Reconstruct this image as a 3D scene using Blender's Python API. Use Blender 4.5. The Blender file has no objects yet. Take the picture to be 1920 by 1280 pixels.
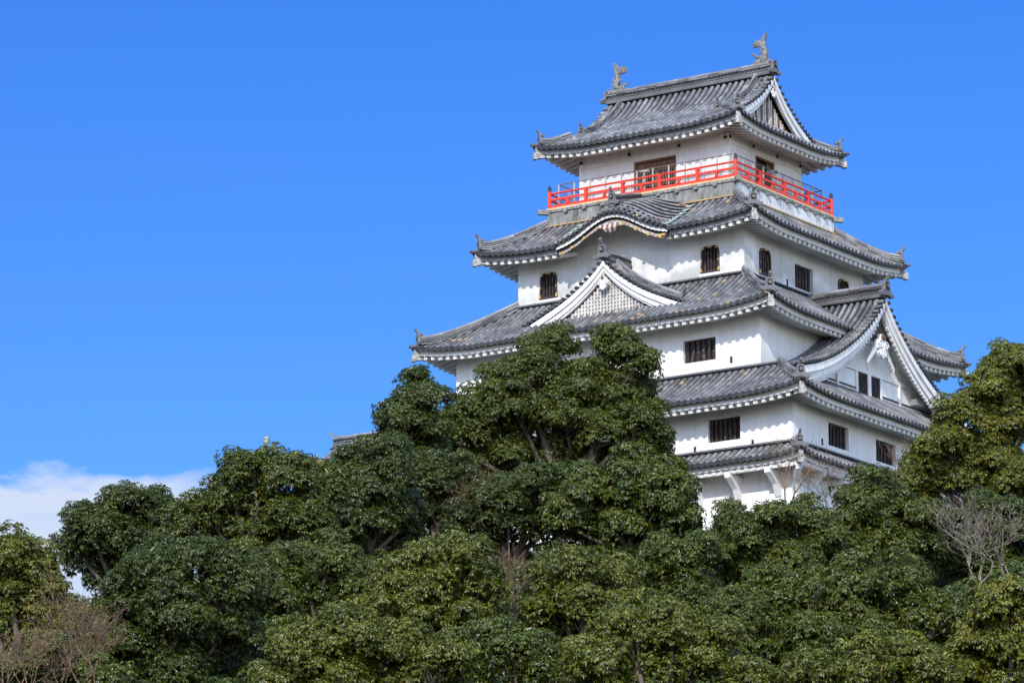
import bpy, math, random
import numpy as np
from mathutils import Vector, Matrix
random.seed(7)
scene = bpy.context.scene
COL = scene.collection
V = Vector

# ------------------------------------------------------------------ camera
CAM = V((115.917, -188.293, -60.222))
YAW, PIT, FPX = 0.60289, 0.22994, 8500.0            # FPX: focal length for a 1920 px wide frame
FW = V((-math.sin(YAW)*math.cos(PIT), math.cos(YAW)*math.cos(PIT), math.sin(PIT)))
RT = V((math.cos(YAW), math.sin(YAW), 0.0))
UP = RT.cross(FW)
cd = bpy.data.cameras.new('camera'); cam = bpy.data.objects.new('camera', cd); COL.objects.link(cam)
cd.sensor_width = 36.0; cd.lens = FPX/1920*36.0; cd.clip_start = 1.0; cd.clip_end = 9000
cam.matrix_world = Matrix(((RT.x, UP.x, -FW.x, CAM.x), (RT.y, UP.y, -FW.y, CAM.y), (RT.z, UP.z, -FW.z, CAM.z), (0, 0, 0, 1)))
scene.camera = cam

def at(px, py, depth):
    "world point seen at photo pixel (1920x1280) at a given depth along the view"
    return CAM + (FW + RT*((px-960)/FPX) - UP*((py-640)/FPX))*depth

# ------------------------------------------------------------------ sun, sky, exposure
SUN_DIR = V((0.38, -1.0, 0.73)).normalized()         # towards the sun
sun_el = math.asin(SUN_DIR.z); sun_az = math.atan2(SUN_DIR.x, SUN_DIR.y)
sd = bpy.data.lights.new('sun', 'SUN'); sun = bpy.data.objects.new('sun', sd); COL.objects.link(sun)
sd.energy = 2.5; sd.angle = math.radians(0.5); sd.color = (1.0, 0.955, 0.88)
sun.rotation_euler = SUN_DIR.to_track_quat('Z', 'Y').to_euler()
scene.view_settings.view_transform = 'Standard'; scene.view_settings.look = 'None'
scene.view_settings.exposure = 0.8; scene.view_settings.gamma = 1.0

w = bpy.data.worlds.new('World'); scene.world = w; w.use_nodes = True
nt = w.node_tree; N = nt.nodes; L = nt.links
bg = N['Background']
sky = N.new('ShaderNodeTexSky'); sky.sky_type = 'NISHITA'; sky.sun_disc = False
sky.sun_elevation = sun_el; sky.sun_rotation = sun_az; sky.altitude = 0; sky.air_density = 1.0; sky.dust_density = 0.3; sky.ozone_density = 3.0
tc = N.new('ShaderNodeTexCoord')
sep = N.new('ShaderNodeSeparateXYZ'); L.new(tc.outputs['Generated'], sep.inputs[0])
# clear winter air: deepens the blue, more so higher up
rp = N.new('ShaderNodeValToRGB'); L.new(sep.outputs['Z'], rp.inputs[0])
el = rp.color_ramp.elements
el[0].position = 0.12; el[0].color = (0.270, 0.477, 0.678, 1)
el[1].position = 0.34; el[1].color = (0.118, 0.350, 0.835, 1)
e2 = el.new(0.55); e2.color = (2.3, 1.9, 1.5, 1)  # upper sky brightened, added fill for the shaded walls
def vdot(vec, out=None):
    d = N.new('ShaderNodeVectorMath'); d.operation = 'DOT_PRODUCT'
    L.new(tc.outputs['Generated'], d.inputs[0]); d.inputs[1].default_value = vec; return d.outputs['Value']
def mth(op, a, b=None, clamp=False):
    m = N.new('ShaderNodeMath'); m.operation = op; m.use_clamp = clamp
    for i, x in enumerate((a, b)):
        if x is None: continue
        if isinstance(x, (int, float)): m.inputs[i].default_value = x
        else: L.new(x, m.inputs[i])
    return m.outputs[0]
# deep blue opposite the sun; elsewhere brightened as added fill for shaded walls
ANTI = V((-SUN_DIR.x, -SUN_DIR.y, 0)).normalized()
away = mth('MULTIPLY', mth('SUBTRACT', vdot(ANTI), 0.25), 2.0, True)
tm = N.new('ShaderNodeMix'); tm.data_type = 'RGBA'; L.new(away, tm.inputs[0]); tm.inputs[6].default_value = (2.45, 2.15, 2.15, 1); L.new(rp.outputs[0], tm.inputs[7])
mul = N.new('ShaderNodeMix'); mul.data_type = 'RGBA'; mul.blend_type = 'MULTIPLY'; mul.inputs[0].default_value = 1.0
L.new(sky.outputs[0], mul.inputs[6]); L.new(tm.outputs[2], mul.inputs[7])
# a bank of low cloud far behind the hill
nz = N.new('ShaderNodeTexNoise'); nz.inputs['Scale'].default_value = 60; nz.inputs['Detail'].default_value = 7; nz.inputs['Roughness'].default_value = 0.55
mp = N.new('ShaderNodeMapping'); L.new(tc.outputs['Generated'], mp.inputs[0]); mp.inputs['Scale'].default_value = (1, 1, 2.4)
L.new(mp.outputs[0], nz.inputs['Vector'])
nzo = mth('MULTIPLY', mth('SUBTRACT', nz.outputs[0], 0.5), 0.020)
elev = mth('ADD', sep.outputs['Z'], nzo)
m1 = mth('MULTIPLY', mth('SUBTRACT', 0.2000, elev), 190.0, True)
m2 = mth('MULTIPLY', mth('ADD', mth('SUBTRACT', -0.056, vdot(RT)), mth('MULTIPLY', nzo, 1.5)), 60.0, True)
mask = mth('MULTIPLY', mth('MULTIPLY', m1, m2), mth('ADD', mth('MULTIPLY', nz.outputs[0], 0.7), 0.62, True))
cm = N.new('ShaderNodeMix'); cm.data_type = 'RGBA'; L.new(mask, cm.inputs[0])
L.new(mul.outputs[2], cm.inputs[6]); cm.inputs[7].default_value = (3.15, 3.60, 4.5, 1)
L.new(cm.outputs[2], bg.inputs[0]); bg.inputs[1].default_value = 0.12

scene.cycles.max_bounces = 6; scene.cycles.transparent_max_bounces = 4
# ------------------------------------------------------------------ materials
def new_mat(name):
    m = bpy.data.materials.new(name); m.use_nodes = True
    return m, m.node_tree.nodes, m.node_tree.links, m.node_tree.nodes['Principled BSDF']
def noise(n, l, scale, detail=4, vec=None, rough=.55):
    t = n.new('ShaderNodeTexNoise'); t.inputs['Scale'].default_value = scale; t.inputs['Detail'].default_value = detail
    t.inputs['Roughness'].default_value = rough
    if vec is not None: l.new(vec, t.inputs['Vector'])
    return t.outputs[0]
def ramp(n, l, fac, stops):
    r = n.new('ShaderNodeValToRGB'); l.new(fac, r.inputs[0]); e = r.color_ramp.elements
    e[0].position, e[0].color = stops[0][0], (*stops[0][1], 1); e[1].position, e[1].color = stops[-1][0], (*stops[-1][1], 1)
    for p, c in stops[1:-1]:
        x = e.new(p); x.color = (*c, 1)
    return r.outputs[0]
def mixc(n, l, fac, a, b, mode='MIX'):
    m = n.new('ShaderNodeMix'); m.data_type = 'RGBA'; m.blend_type = mode
    for i, x in ((0, fac), (6, a), (7, b)):
        if isinstance(x, (int, float)): m.inputs[i].default_value = x
        elif isinstance(x, tuple): m.inputs[i].default_value = (*x, 1)
        else: l.new(x, m.inputs[i])
    return m.outputs[2]
def objvec(n, l, scale=(1, 1, 1)):
    g = n.new('ShaderNodeNewGeometry'); m = n.new('ShaderNodeMapping'); m.inputs['Scale'].default_value = scale
    l.new(g.outputs['Position'], m.inputs[0]); return m.outputs[0]
def g3(v): return (v, v, v)
def bump(n, l, b, h, strength, dist=.02):
    x = n.new('ShaderNodeBump'); x.inputs['Strength'].default_value = strength; x.inputs['Distance'].default_value = dist
    l.new(h, x.inputs['Height']); l.new(x.outputs[0], b.inputs['Normal'])

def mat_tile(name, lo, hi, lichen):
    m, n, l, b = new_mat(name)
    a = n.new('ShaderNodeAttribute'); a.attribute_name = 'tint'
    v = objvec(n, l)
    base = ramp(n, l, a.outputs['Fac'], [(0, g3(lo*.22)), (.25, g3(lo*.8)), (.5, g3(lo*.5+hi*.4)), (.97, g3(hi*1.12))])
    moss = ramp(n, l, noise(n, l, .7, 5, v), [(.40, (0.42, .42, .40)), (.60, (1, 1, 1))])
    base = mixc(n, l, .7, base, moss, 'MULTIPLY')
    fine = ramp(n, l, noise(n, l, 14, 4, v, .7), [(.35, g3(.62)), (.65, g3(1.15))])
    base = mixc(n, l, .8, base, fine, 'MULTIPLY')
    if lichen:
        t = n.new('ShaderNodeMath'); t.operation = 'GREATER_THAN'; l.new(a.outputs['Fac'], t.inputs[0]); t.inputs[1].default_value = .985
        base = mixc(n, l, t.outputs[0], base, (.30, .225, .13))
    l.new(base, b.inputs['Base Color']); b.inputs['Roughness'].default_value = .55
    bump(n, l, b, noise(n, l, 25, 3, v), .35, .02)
    return m
def mat_plaster(name, col, stain=.35, zfoot=None):
    m, n, l, b = new_mat(name)
    v = objvec(n, l); vs = objvec(n, l, (3.0, 3.0, .35))
    s1 = ramp(n, l, noise(n, l, 1.0, 7, vs, .65), [(.42, g3(1)), (.75, (.70, .70, .68))])
    s2 = ramp(n, l, noise(n, l, .5, 6, v, .6), [(.40, g3(1)), (.80, (.72, .72, .71))])
    c = mixc(n, l, stain, col, s1, 'MULTIPLY'); c = mixc(n, l, stain, c, s2, 'MULTIPLY')
    if zfoot:                                            # damp grey weathering above the roof it stands on
        z0, h, amt, colr = zfoot
        g = n.new('ShaderNodeNewGeometry'); sp = n.new('ShaderNodeSeparateXYZ'); l.new(g.outputs['Position'], sp.inputs[0])
        mr = n.new('ShaderNodeMapRange'); l.new(sp.outputs['Z'], mr.inputs[0]); mr.inputs[1].default_value = z0; mr.inputs[2].default_value = z0+h
        mr.inputs[3].default_value = 1; mr.inputs[4].default_value = 0
        nn = noise(n, l, .55, 6, v, .6)
        mm = n.new('ShaderNodeMath'); mm.operation = 'MULTIPLY'; l.new(mr.outputs[0], mm.inputs[0])
        rr = ramp(n, l, nn, [(.36, g3(0)), (.54, g3(1))]); l.new(rr, mm.inputs[1])
        m2 = n.new('ShaderNodeMath'); m2.operation = 'MULTIPLY'; l.new(mm.outputs[0], m2.inputs[0]); m2.inputs[1].default_value = amt
        c = mixc(n, l, m2.outputs[0], c, colr)
    l.new(c, b.inputs['Base Color']); b.inputs['Roughness'].default_value = .8
    bump(n, l, b, noise(n, l, 9, 5, v), .25, .02)
    return m
def mat_plain(name, col, rough=.6, var=.35, scale=6, metal=0):
    m, n, l, b = new_mat(name); v = objvec(n, l)
    s = ramp(n, l, noise(n, l, scale, 5, v, .65), [(.3, g3(1-var)), (.7, g3(1+var*.3))])
    l.new(mixc(n, l, 1.0, col, s, 'MULTIPLY'), b.inputs['Base Color'])
    b.inputs['Roughness'].default_value = rough; b.inputs['Metallic'].default_value = metal
    return m
def mat_weathered(name, a, c_, pos=(.4, .6), scale=2.0, stretch=(4, 4, .5), rough=.8):
    m, n, l, b = new_mat(name); v = objvec(n, l, stretch)
    c = ramp(n, l, noise(n, l, scale, 7, v, .7), [(pos[0], a), (pos[1], c_)])
    sp = ramp(n, l, noise(n, l, 1.1, 6, objvec(n, l), .65), [(.35, g3(.75)), (.6, g3(1.05))])
    c = mixc(n, l, 1.0, c, sp, 'MULTIPLY')
    l.new(c, b.inputs['Base Color']); b.inputs['Roughness'].default_value = rough
    bump(n, l, b, noise(n, l, 12, 4), .3, .02)
    return m
def mat_leaf(name, dark, light, rust, gloss=.32):
    m, n, l, b = new_mat(name)
    a = n.new('ShaderNodeAttribute'); a.attribute_name = 'tint'
    c = ramp(n, l, a.outputs['Fac'], [(0, dark), (.55, tuple((dark[i]+light[i])/2 for i in range(3))), (.93, light), (.985, rust), (1, rust)])
    l.new(c, b.inputs['Base Color']); b.inputs['Roughness'].default_value = gloss
    b.inputs['Specular IOR Level'].default_value = .38
    out = n['Material Output']
    tr = n.new('ShaderNodeBsdfTranslucent'); tc_ = mixc(n, l, 1.0, c, (1.3, 1.5, .5), 'MULTIPLY'); l.new(tc_, tr.inputs[0])
    mx = n.new('ShaderNodeMixShader'); mx.inputs[0].default_value = .10
    l.new(b.outputs[0], mx.inputs[1]); l.new(tr.outputs[0], mx.inputs[2]); l.new(mx.outputs[0], out.inputs[0])
    return m

M = {}
M['tile'] = mat_tile('roof_tile_grey', .035, .265, .0)
M['tile_l'] = mat_tile('roof_tile_lichen', .035, .235, .035)
M['ridge'] = mat_tile('ridge_tile_weathered', .035, .30, .0)
M['beamend'] = mat_weathered('weathered_beam', (.20, .195, .175), (.50, .49, .46), (.40, .62), 2.5, (2, 2, 2))
M['ornament'] = mat_plain('ornament_tile', (.14, .14, .14), .6, .5, 9)
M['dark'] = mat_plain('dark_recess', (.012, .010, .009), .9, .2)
M['plaster'] = mat_plaster('white_plaster', (.76, .752, .73), .52)
M['plaster4'] = mat_plaster('white_plaster_stained', (.76, .752, .73), .52, (-5.9, 3.0, 1.0, (.27, .28, .26)))
M['plaster3'] = mat_plaster('white_plaster_foot_stain', (.76, .752, .73), .52, (-11.0, 1.3, .7, (.38, .41, .38)))
M['plaster5'] = mat_plaster('white_plaster_top', (.72, .70, .68), .45, (0.0, 2.3, .6, (.40, .40, .42)))
M['trim'] = mat_plaster('white_trim', (.74, .73, .70), .7)
M['trimgrey'] = mat_weathered('grey_fascia', (.20, .21, .23), (.50, .50, .50), (.35, .8), 1.2, (1, 1, 1))  # darker grey mix for the front fascia of the upper two roofs
M['red'] = mat_weathered('vermilion_paint', (.62, .030, .008), (.70, .045, .014), (.35, .6), 3, (1, 1, 3), .5)
M['black'] = mat_plain('black_metal', (.02, .02, .02), .4, .3)
M['steel'] = mat_plain('grey_steel', (.42, .41, .38), .5, .3, 9)
M['steeldark'] = mat_plain('brown_steel', (.16, .13, .11), .5, .3, 9)
M['concrete'] = mat_weathered('weathered_concrete', (.28, .28, .255), (.09, .09, .075), (.36, .64), 1.6, (3, 3, .5))
M['concrete_r'] = mat_weathered('pale_concrete', (.66, .66, .64), (.22, .21, .19), (.50, .72), 1.6, (3, 3, .6))  # paler mix for the right face of the skirt
M['rust'] = mat_weathered('rust_stained_edge', (.62, .36, .13), (.55, .48, .36), (.40, .62), 2.0, (2, 2, 2))
M['wood'] = mat_weathered('brown_wood', (.13, .055, .03), (.23, .12, .07), (.35, .65), 5, (6, 6, .6))
M['framewood'] = mat_plain('dark_frame_wood', (.035, .018, .013), .6, .4, 8)
M['bars'] = mat_weathered('peeling_wood_bars', (.020, .011, .010), (.17, .14, .13), (.52, .72), 6, (1, 1, .7))
M['lattice'] = mat_weathered('lattice_paint', (.52, .50, .46), (.33, .27, .22), (.48, .70), 5, (1, 1, 1))
M['oldwood'] = mat_weathered('flaking_painted_wood', (.50, .46, .41), (.20, .13, .09), (.42, .60), 5, (2, 2, 2))
M['rustline'] = mat_weathered('orange_flashing', (.46, .27, .09), (.36, .27, .14), (.40, .62), 2.0, (2, 2, 2))
M['gold'] = mat_plain('gilt_fitting', (.55, .36, .08), .45, .4, 12)
M['copper'] = mat_plain('green_flashing', (.42, .52, .42), .6, .4, 8)
M['stone'] = mat_plain('stone_base', (.28, .27, .25), .9, .5, 2)
M['bark'] = mat_weathered('bark', (.045, .032, .022), (.15, .115, .085), (.4, .65), 5, (1, 1, .3))
M['twig'] = mat_weathered('bare_twig', (.16, .12, .095), (.36, .29, .24), (.4, .62), 3, (1, 1, 1))
M['twigpale'] = mat_weathered('pale_twig', (.10, .080, .058), (.28, .235, .18), (.4, .62), 3, (1, 1, 1))
M['twigdark'] = mat_weathered('brown_twig', (.085, .048, .028), (.24, .15, .085), (.4, .62), 3, (1, 1, 1))
M['pipe'] = mat_plain('grey_pipe', (.27, .30, .30), .5, .2, 4)

# ------------------------------------------------------------------ mesh builder
class MB:
    def __init__(s, *mats): s.v = []; s.f = []; s.t = []; s.m = []; s.mats = list(mats)
    def face(s, pts, t=None, m=0):
        i = len(s.v); s.v.extend(pts); s.f.append(tuple(range(i, i+len(pts)))); s.t.append(.5 if t is None else t); s.m.append(m)
    def idx(s, base, f, t=.5, m=0):
        s.f.append(tuple(base+k for k in f)); s.t.append(t); s.m.append(m)
    def prism(s, ring_a, ring_b, t=.5, m=0, caps=True):
        n = len(ring_a); i = len(s.v); s.v.extend(ring_a); s.v.extend(ring_b)
        for k in range(n):
            k2 = (k+1) % n; s.idx(i, (k, k2, n+k2, n+k), t, m)
        if caps: s.idx(i, tuple(range(n))[::-1], t, m); s.idx(i, tuple(range(n, 2*n)), t, m)
    def box(s, c, ax, ay, az, hx, hy, hz, t=.5, m=0):
        "centre, three unit axes, half sizes"
        c = V(c); ax = V(ax)*hx; ay = V(ay)*hy; az = V(az)*hz
        s.prism([c-ax-ay-az, c+ax-ay-az, c+ax+ay-az, c-ax+ay-az], [c-ax-ay+az, c+ax-ay+az, c+ax+ay+az, c-ax+ay+az], t, m)
    def abox(s, x0, x1, y0, y1, z0, z1, t=.5, m=0):
        s.box(((x0+x1)/2, (y0+y1)/2, (z0+z1)/2), (1, 0, 0), (0, 1, 0), (0, 0, 1), abs(x1-x0)/2, abs(y1-y0)/2, abs(z1-z0)/2, t, m)
    def beam(s, p, q, w, h, up=(0, 0, 1), t=.5, m=0):
        "box from p to q, width w, height h, centred on the line"
        p = V(p); q = V(q); d = (q-p); ln = d.length
        if ln < 1e-5: return
        d /= ln; sd_ = d.cross(V(up)); sd_.normalize(); u = sd_.cross(d)
        s.box((p+q)/2, d, sd_, u, ln/2, w/2, h/2, t, m)
    def tube(s, pts, rad, n=8, t=.5, m=0, caps=True):
        "tapered tube through points; rad a number or list"
        pts = [V(p) for p in pts]
        if isinstance(rad, (int, float)): rad = [rad]*len(pts)
        base = len(s.v); ref = V((0, 0, 1)); prev = None
        for i, p in enumerate(pts):
            d = (pts[min(i+1, len(pts)-1)]-pts[max(i-1, 0)])
            if d.length < 1e-6: d = V((0, 0, 1))
            d.normalize()
            if prev is None:
                a = d.cross(ref)
                if a.length < .1: a = d.cross(V((1, 0, 0)))
            else: a = prev - d*prev.dot(d)
            a.normalize(); prev = a; b = d.cross(a)
            for k in range(n):
                an = 2*math.pi*k/n; s.v.append(p+(a*math.cos(an)+b*math.sin(an))*rad[i])
        for i in range(len(pts)-1):
            for k in range(n):
                k2 = (k+1) % n; s.idx(base, (i*n+k, i*n+k2, (i+1)*n+k2, (i+1)*n+k), t, m)
        if caps:
            s.idx(base, tuple(range(n))[::-1], t, m); s.idx(base, tuple(range((len(pts)-1)*n, len(pts)*n)), t, m)
    def disc(s, c, nrm, r, n=10, t=.5, m=0, rim=.03):
        nrm = V(nrm).normalized(); a = nrm.cross(V((0, 0, 1)))
        if a.length < .1: a = nrm.cross(V((1, 0, 0)))
        a.normalize(); b = nrm.cross(a); c = V(c)
        ring = lambda rr, o: [c+nrm*o+(a*math.cos(2*math.pi*k/n)+b*math.sin(2*math.pi*k/n))*rr for k in range(n)]
        A, B = ring(r, -rim), ring(r, rim*.4)
        s.prism(A, B, t, m)
    def build(s, name, parent=None, smooth=False, label=None):
        me = bpy.data.meshes.new(name)
        me.from_pydata([tuple(p) for p in s.v], [], s.f)
        for mt in s.mats: me.materials.append(M[mt])
        if len(s.mats) > 1: me.polygons.foreach_set('material_index', s.m)
        at_ = me.attributes.new('tint', 'FLOAT', 'FACE'); at_.data.foreach_set('value', s.t)
        if smooth: me.polygons.foreach_set('use_smooth', [True]*len(me.polygons))
        me.update()
        o = bpy.data.objects.new(name, me); COL.objects.link(o)
        if parent: o.parent = parent
        if label: o['label'] = label
        return o
def empty(name, loc, label, cat, group=None):
    o = bpy.data.objects.new(name, None); COL.objects.link(o); o.location = loc
    o.empty_display_size = .5; o['label'] = label; o['category'] = cat
    if group: o['group'] = group
    return o
def tagstruct(o, kind='structure'): o['kind'] = kind
Z = V((0, 0, 1))
R = random.random

# ------------------------------------------------------------------ tiled roof pieces
SP = .37                    # spacing of the round tile rows
def half_row(mb, pts, side, r=.112, m=0, cap=True, capdir=None):
    "round cover tiles laid end to end along pts (top to bottom)"
    side = V(side)
    for i in range(len(pts)-1):
        p, q = pts[i], pts[i+1]; d = (q-p)
        if d.length < 1e-4: continue
        d.normalize(); up = side.cross(d)
        if up.z < 0: up = -up
        t = .56+.40*R(); base = len(mb.v); K = 5
        if R() < .03: t = 1.0
        for P, rr in ((p-d*.01, r*.95), (q, r*1.03)):
            for k in range(K+1):
                a = math.pi*k/K; mb.v.append(P+side*(math.cos(a)*rr)+up*(math.sin(a)*rr))
        for k in range(K): mb.idx(base, (k, k+1, K+2+k, K+1+k), t, m)
        mb.idx(base, tuple(range(K+1, 2*K+2)), min(t, .9)*.4, m)
    if cap:
        d = (pts[-1]-pts[-2]).normalized(); cdv = V(capdir) if capdir else d
        mb.disc(pts[-1]+d*.02+V((0, 0, .0)), cdv, r*1.02, 10, .26+.22*R(), m)  # tile ends tinted darker, eave shade put into the colour
        mb.disc(pts[-1]+d*.045, cdv, r*.55, 6, .1, m, .02)
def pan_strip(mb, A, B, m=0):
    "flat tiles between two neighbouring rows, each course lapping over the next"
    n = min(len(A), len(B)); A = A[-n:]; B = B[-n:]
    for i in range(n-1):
        a0, a1, b0, b1 = A[i], A[i+1], B[i], B[i+1]; t = R()*.22  # near-black tint paints the shade between the rows into the pans
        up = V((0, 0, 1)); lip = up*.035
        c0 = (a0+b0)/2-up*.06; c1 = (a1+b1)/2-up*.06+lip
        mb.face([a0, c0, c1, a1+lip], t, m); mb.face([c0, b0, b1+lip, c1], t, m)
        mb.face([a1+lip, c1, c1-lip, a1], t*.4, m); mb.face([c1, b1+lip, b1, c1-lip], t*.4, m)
def lip(mb, a, b, out, m=0):
    "hanging face of the eave pan tile"
    a, b = V(a), V(b); c = (a+b)/2-Z*.05; dn = Z*.13; o = V(out)*.05
    mb.face([a+o, c+o, c+o-dn, a+o-dn*.5], .30, m); mb.face([c+o, b+o, b+o-dn*.5, c+o-dn], .30, m)

class Tier:
    """skirt roof round an inner rectangle"""
    def __init__(s, x0, x1, y0, y1, run, zin, zmid, lift, E=3.8, c=.18):
        s.r = (x0, x1, y0, y1); s.R = run; s.zin = zin; s.zmid = zmid; s.lift = lift; s.E = E; s.c = c
    def sides(s):
        x0, x1, y0, y1 = s.r; r = s.R
        # name, eave start corner, direction along, outward, length
        return {'front': (V((x0-r, y0-r, 0)), V((1, 0, 0)), V((0, -1, 0)), x1-x0+2*r),
                'right': (V((x1+r, y0-r, 0)), V((0, 1, 0)), V((1, 0, 0)), y1-y0+2*r),
                'back': (V((x1+r, y1+r, 0)), V((-1, 0, 0)), V((0, 1, 0)), x1-x0+2*r),
                'left': (V((x0-r, y1+r, 0)), V((0, -1, 0)), V((-1, 0, 0)), y1-y0+2*r)}
    def z(s, u, r, Ln):
        t = r/s.R; g = t*(1+s.c)-s.c*t*t
        e = min(u, Ln-u); q = max(0, 1-max(e, 0)/s.E)
        return s.zin+(s.zmid-s.zin)*g+s.lift*q*q*t*t
    def pt(s, side, u, r, dz=0):
        o, e, n, Ln = s.sides()[side]
        p = o+e*u-n*(s.R-r); p.z = s.z(u, r, Ln)+dz; return p

def build_tier(keep, T, tilem, skip=None, wall_o=1.6, name='roof', fasc='trim', label=None, hips=True, raf=True, raf_skip=None, inner_clip=None, hip_len=None, course=False):
    mb = MB(tilem)
    for sd_, (o, e, n, Ln) in T.sides().items():
        prev = None; cnt = int(Ln/2/SP)
        us = [Ln/2+k*SP for k in range(-cnt, cnt+1) if .12 < Ln/2+k*SP < Ln-.12]
        for u in us:
            if skip and skip(sd_, u, Ln): prev = None; continue
            r0 = max(0, T.R-min(u, Ln-u)); k = max(1, round((T.R-r0)/.30))
            rs = [T.R-.30*j for j in range(k, -1, -1)]; rs[0] = r0
            if k == 1 and rs[-1]-rs[0] < .05: rs[0] = rs[-1]-.06
            pts = [T.pt(sd_, u, r) for r in rs]
            half_row(mb, pts, e, capdir=n-Z*.15)
            if prev: pan_strip(mb, prev, pts); lip(mb, prev[-1], pts[-1], n)
            prev = pts
        # bedding under the tiles
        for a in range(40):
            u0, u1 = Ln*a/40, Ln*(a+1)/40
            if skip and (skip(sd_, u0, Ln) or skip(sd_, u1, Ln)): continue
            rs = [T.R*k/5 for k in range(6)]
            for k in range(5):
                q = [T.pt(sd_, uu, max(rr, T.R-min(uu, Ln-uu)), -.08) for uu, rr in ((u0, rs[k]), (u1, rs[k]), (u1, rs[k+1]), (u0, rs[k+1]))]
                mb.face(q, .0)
    if course:       # flat tiles laid along the wall at the head of the slope
        for sd_, (o, e, n, Ln) in T.sides().items():
            a_ = T.pt(sd_, T.R, 0); b_ = T.pt(sd_, Ln-T.R, 0)
            mb.beam(a_+n*.10+Z*.10, b_+n*.10+Z*.10, .22, .05, t=.12); mb.beam(a_+n*.08+Z*.15, b_+n*.08+Z*.15, .20, .05, t=.8); mb.beam(a_+n*.05+Z*.19, b_+n*.05+Z*.19, .14, .05, t=.3)
    roof = mb.build(name, keep, label=label)
    # eave fascia and rafters
    fb = MB(fasc); 
    for sd_, (o, e, n, Ln) in T.sides().items():
        gap = bool(skip and skip(sd_, Ln/2, Ln))
        for (h0, h1) in (((-1, Ln/2), (Ln/2, Ln+1)) if gap else ((-1, Ln+1),)):
            F = MB(fasc if sd_ == 'front' else 'trim'); K = int(Ln/.35)
            for a in range(K):
                u0, u1 = Ln*a/K, Ln*(a+1)/K
                if not h0 < (u0+u1)/2 < h1 or (skip and (skip(sd_, u0, Ln) or skip(sd_, u1, Ln))): continue
                p0, p1 = T.pt(sd_, u0, T.R, 0), T.pt(sd_, u1, T.R, 0)
                i0 = V(n)*-.07; th = V(n)*-.12
                # mitre at corners
                def q(u, off):
                    pp = T.pt(sd_, u, T.R); zz = pp.z; pp = T.pt(sd_, min(max(u, off), Ln-off), T.R-off); pp.z = zz; return pp
                for lo, hi, off in ((-.12, .04, .20), (-.35, -.12, .25)):
                    A0, A1 = q(u0, off), q(u1, off); B0, B1 = q(u0, off+.12), q(u1, off+.12)
                    F.prism([A0+Z*lo, A1+Z*lo, B1+Z*lo, B0+Z*lo], [A0+Z*hi, A1+Z*hi, B1+Z*hi, B0+Z*hi], .5, 0)
            F.build('fascia', roof)
            if not raf: continue
            G = MB('trim'); RS = .46; K = int(Ln/2/RS)
            for k in range(-K, K+1):
                u = Ln/2+k*RS
                if u < .35 or u > Ln-.35: continue
                if not h0 < u < h1 or (skip and skip(sd_, u, Ln)): continue
                r1 = T.R-.33; r0 = max(T.R-wall_o-.05, T.R-min(u, Ln-u)+.05)
                if r0 > r1-.1: continue
                pe = T.pt(sd_, u, T.R, -.43); pe -= n*.33
                sl = .22
                q0 = T.pt(sd_, u, T.R, -.43)-n*(T.R-r0); q0.z = pe.z+(r1-r0)*sl
                G.beam(q0, pe, .21, .20)
            # soffit boards
            for a in range(24):
                u0, u1 = Ln*a/24, Ln*(a+1)/24
                if not h0 < (u0+u1)/2 < h1 or (skip and (skip(sd_, u0, Ln) or skip(sd_, u1, Ln))): continue
                rr = [T.R-.3, T.R-wall_o-.1]
                def sp_(u, r):
                    r_ = max(r, T.R-min(u, Ln-u)); p = T.pt(sd_, u, T.R, -.345)-n*(T.R-r_); p.z += (T.R-.30-r_)*.22; return p
                G.face([sp_(u0, rr[0]), sp_(u1, rr[0]), sp_(u1, rr[1]), sp_(u0, rr[1])])
            G.build('rafters', roof)
    # corner beams, hip ridges
    x0, x1, y0, y1 = T.r; r = T.R
    for (cx, cy, dx, dy) in ((x1, y0, 1, -1), (x0, y0, -1, -1), (x1, y1, 1, 1), (x0, y1, -1, 1)):
        d = V((dx, dy, 0)).normalized(); cor = V((cx+dx*r, cy+dy*r, T.zmid+T.lift))
        B = MB('beamend'); end = cor-d*.06-Z*.55; inn = cor-d*(wall_o*1.414)-Z*.55+Z*.22*wall_o
        B.beam(inn, end, .26, .30); B.beam(end-d*.16, end+d*.02, .32, .35)
        B.beam(inn+Z*.3, cor-d*.15-Z*.25, .24, .32)
        B.build('corner_beam', roof)
        if hips: hip_ridge(roof, T, (cx, cy, dx, dy), hip_len)
    return roof

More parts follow.
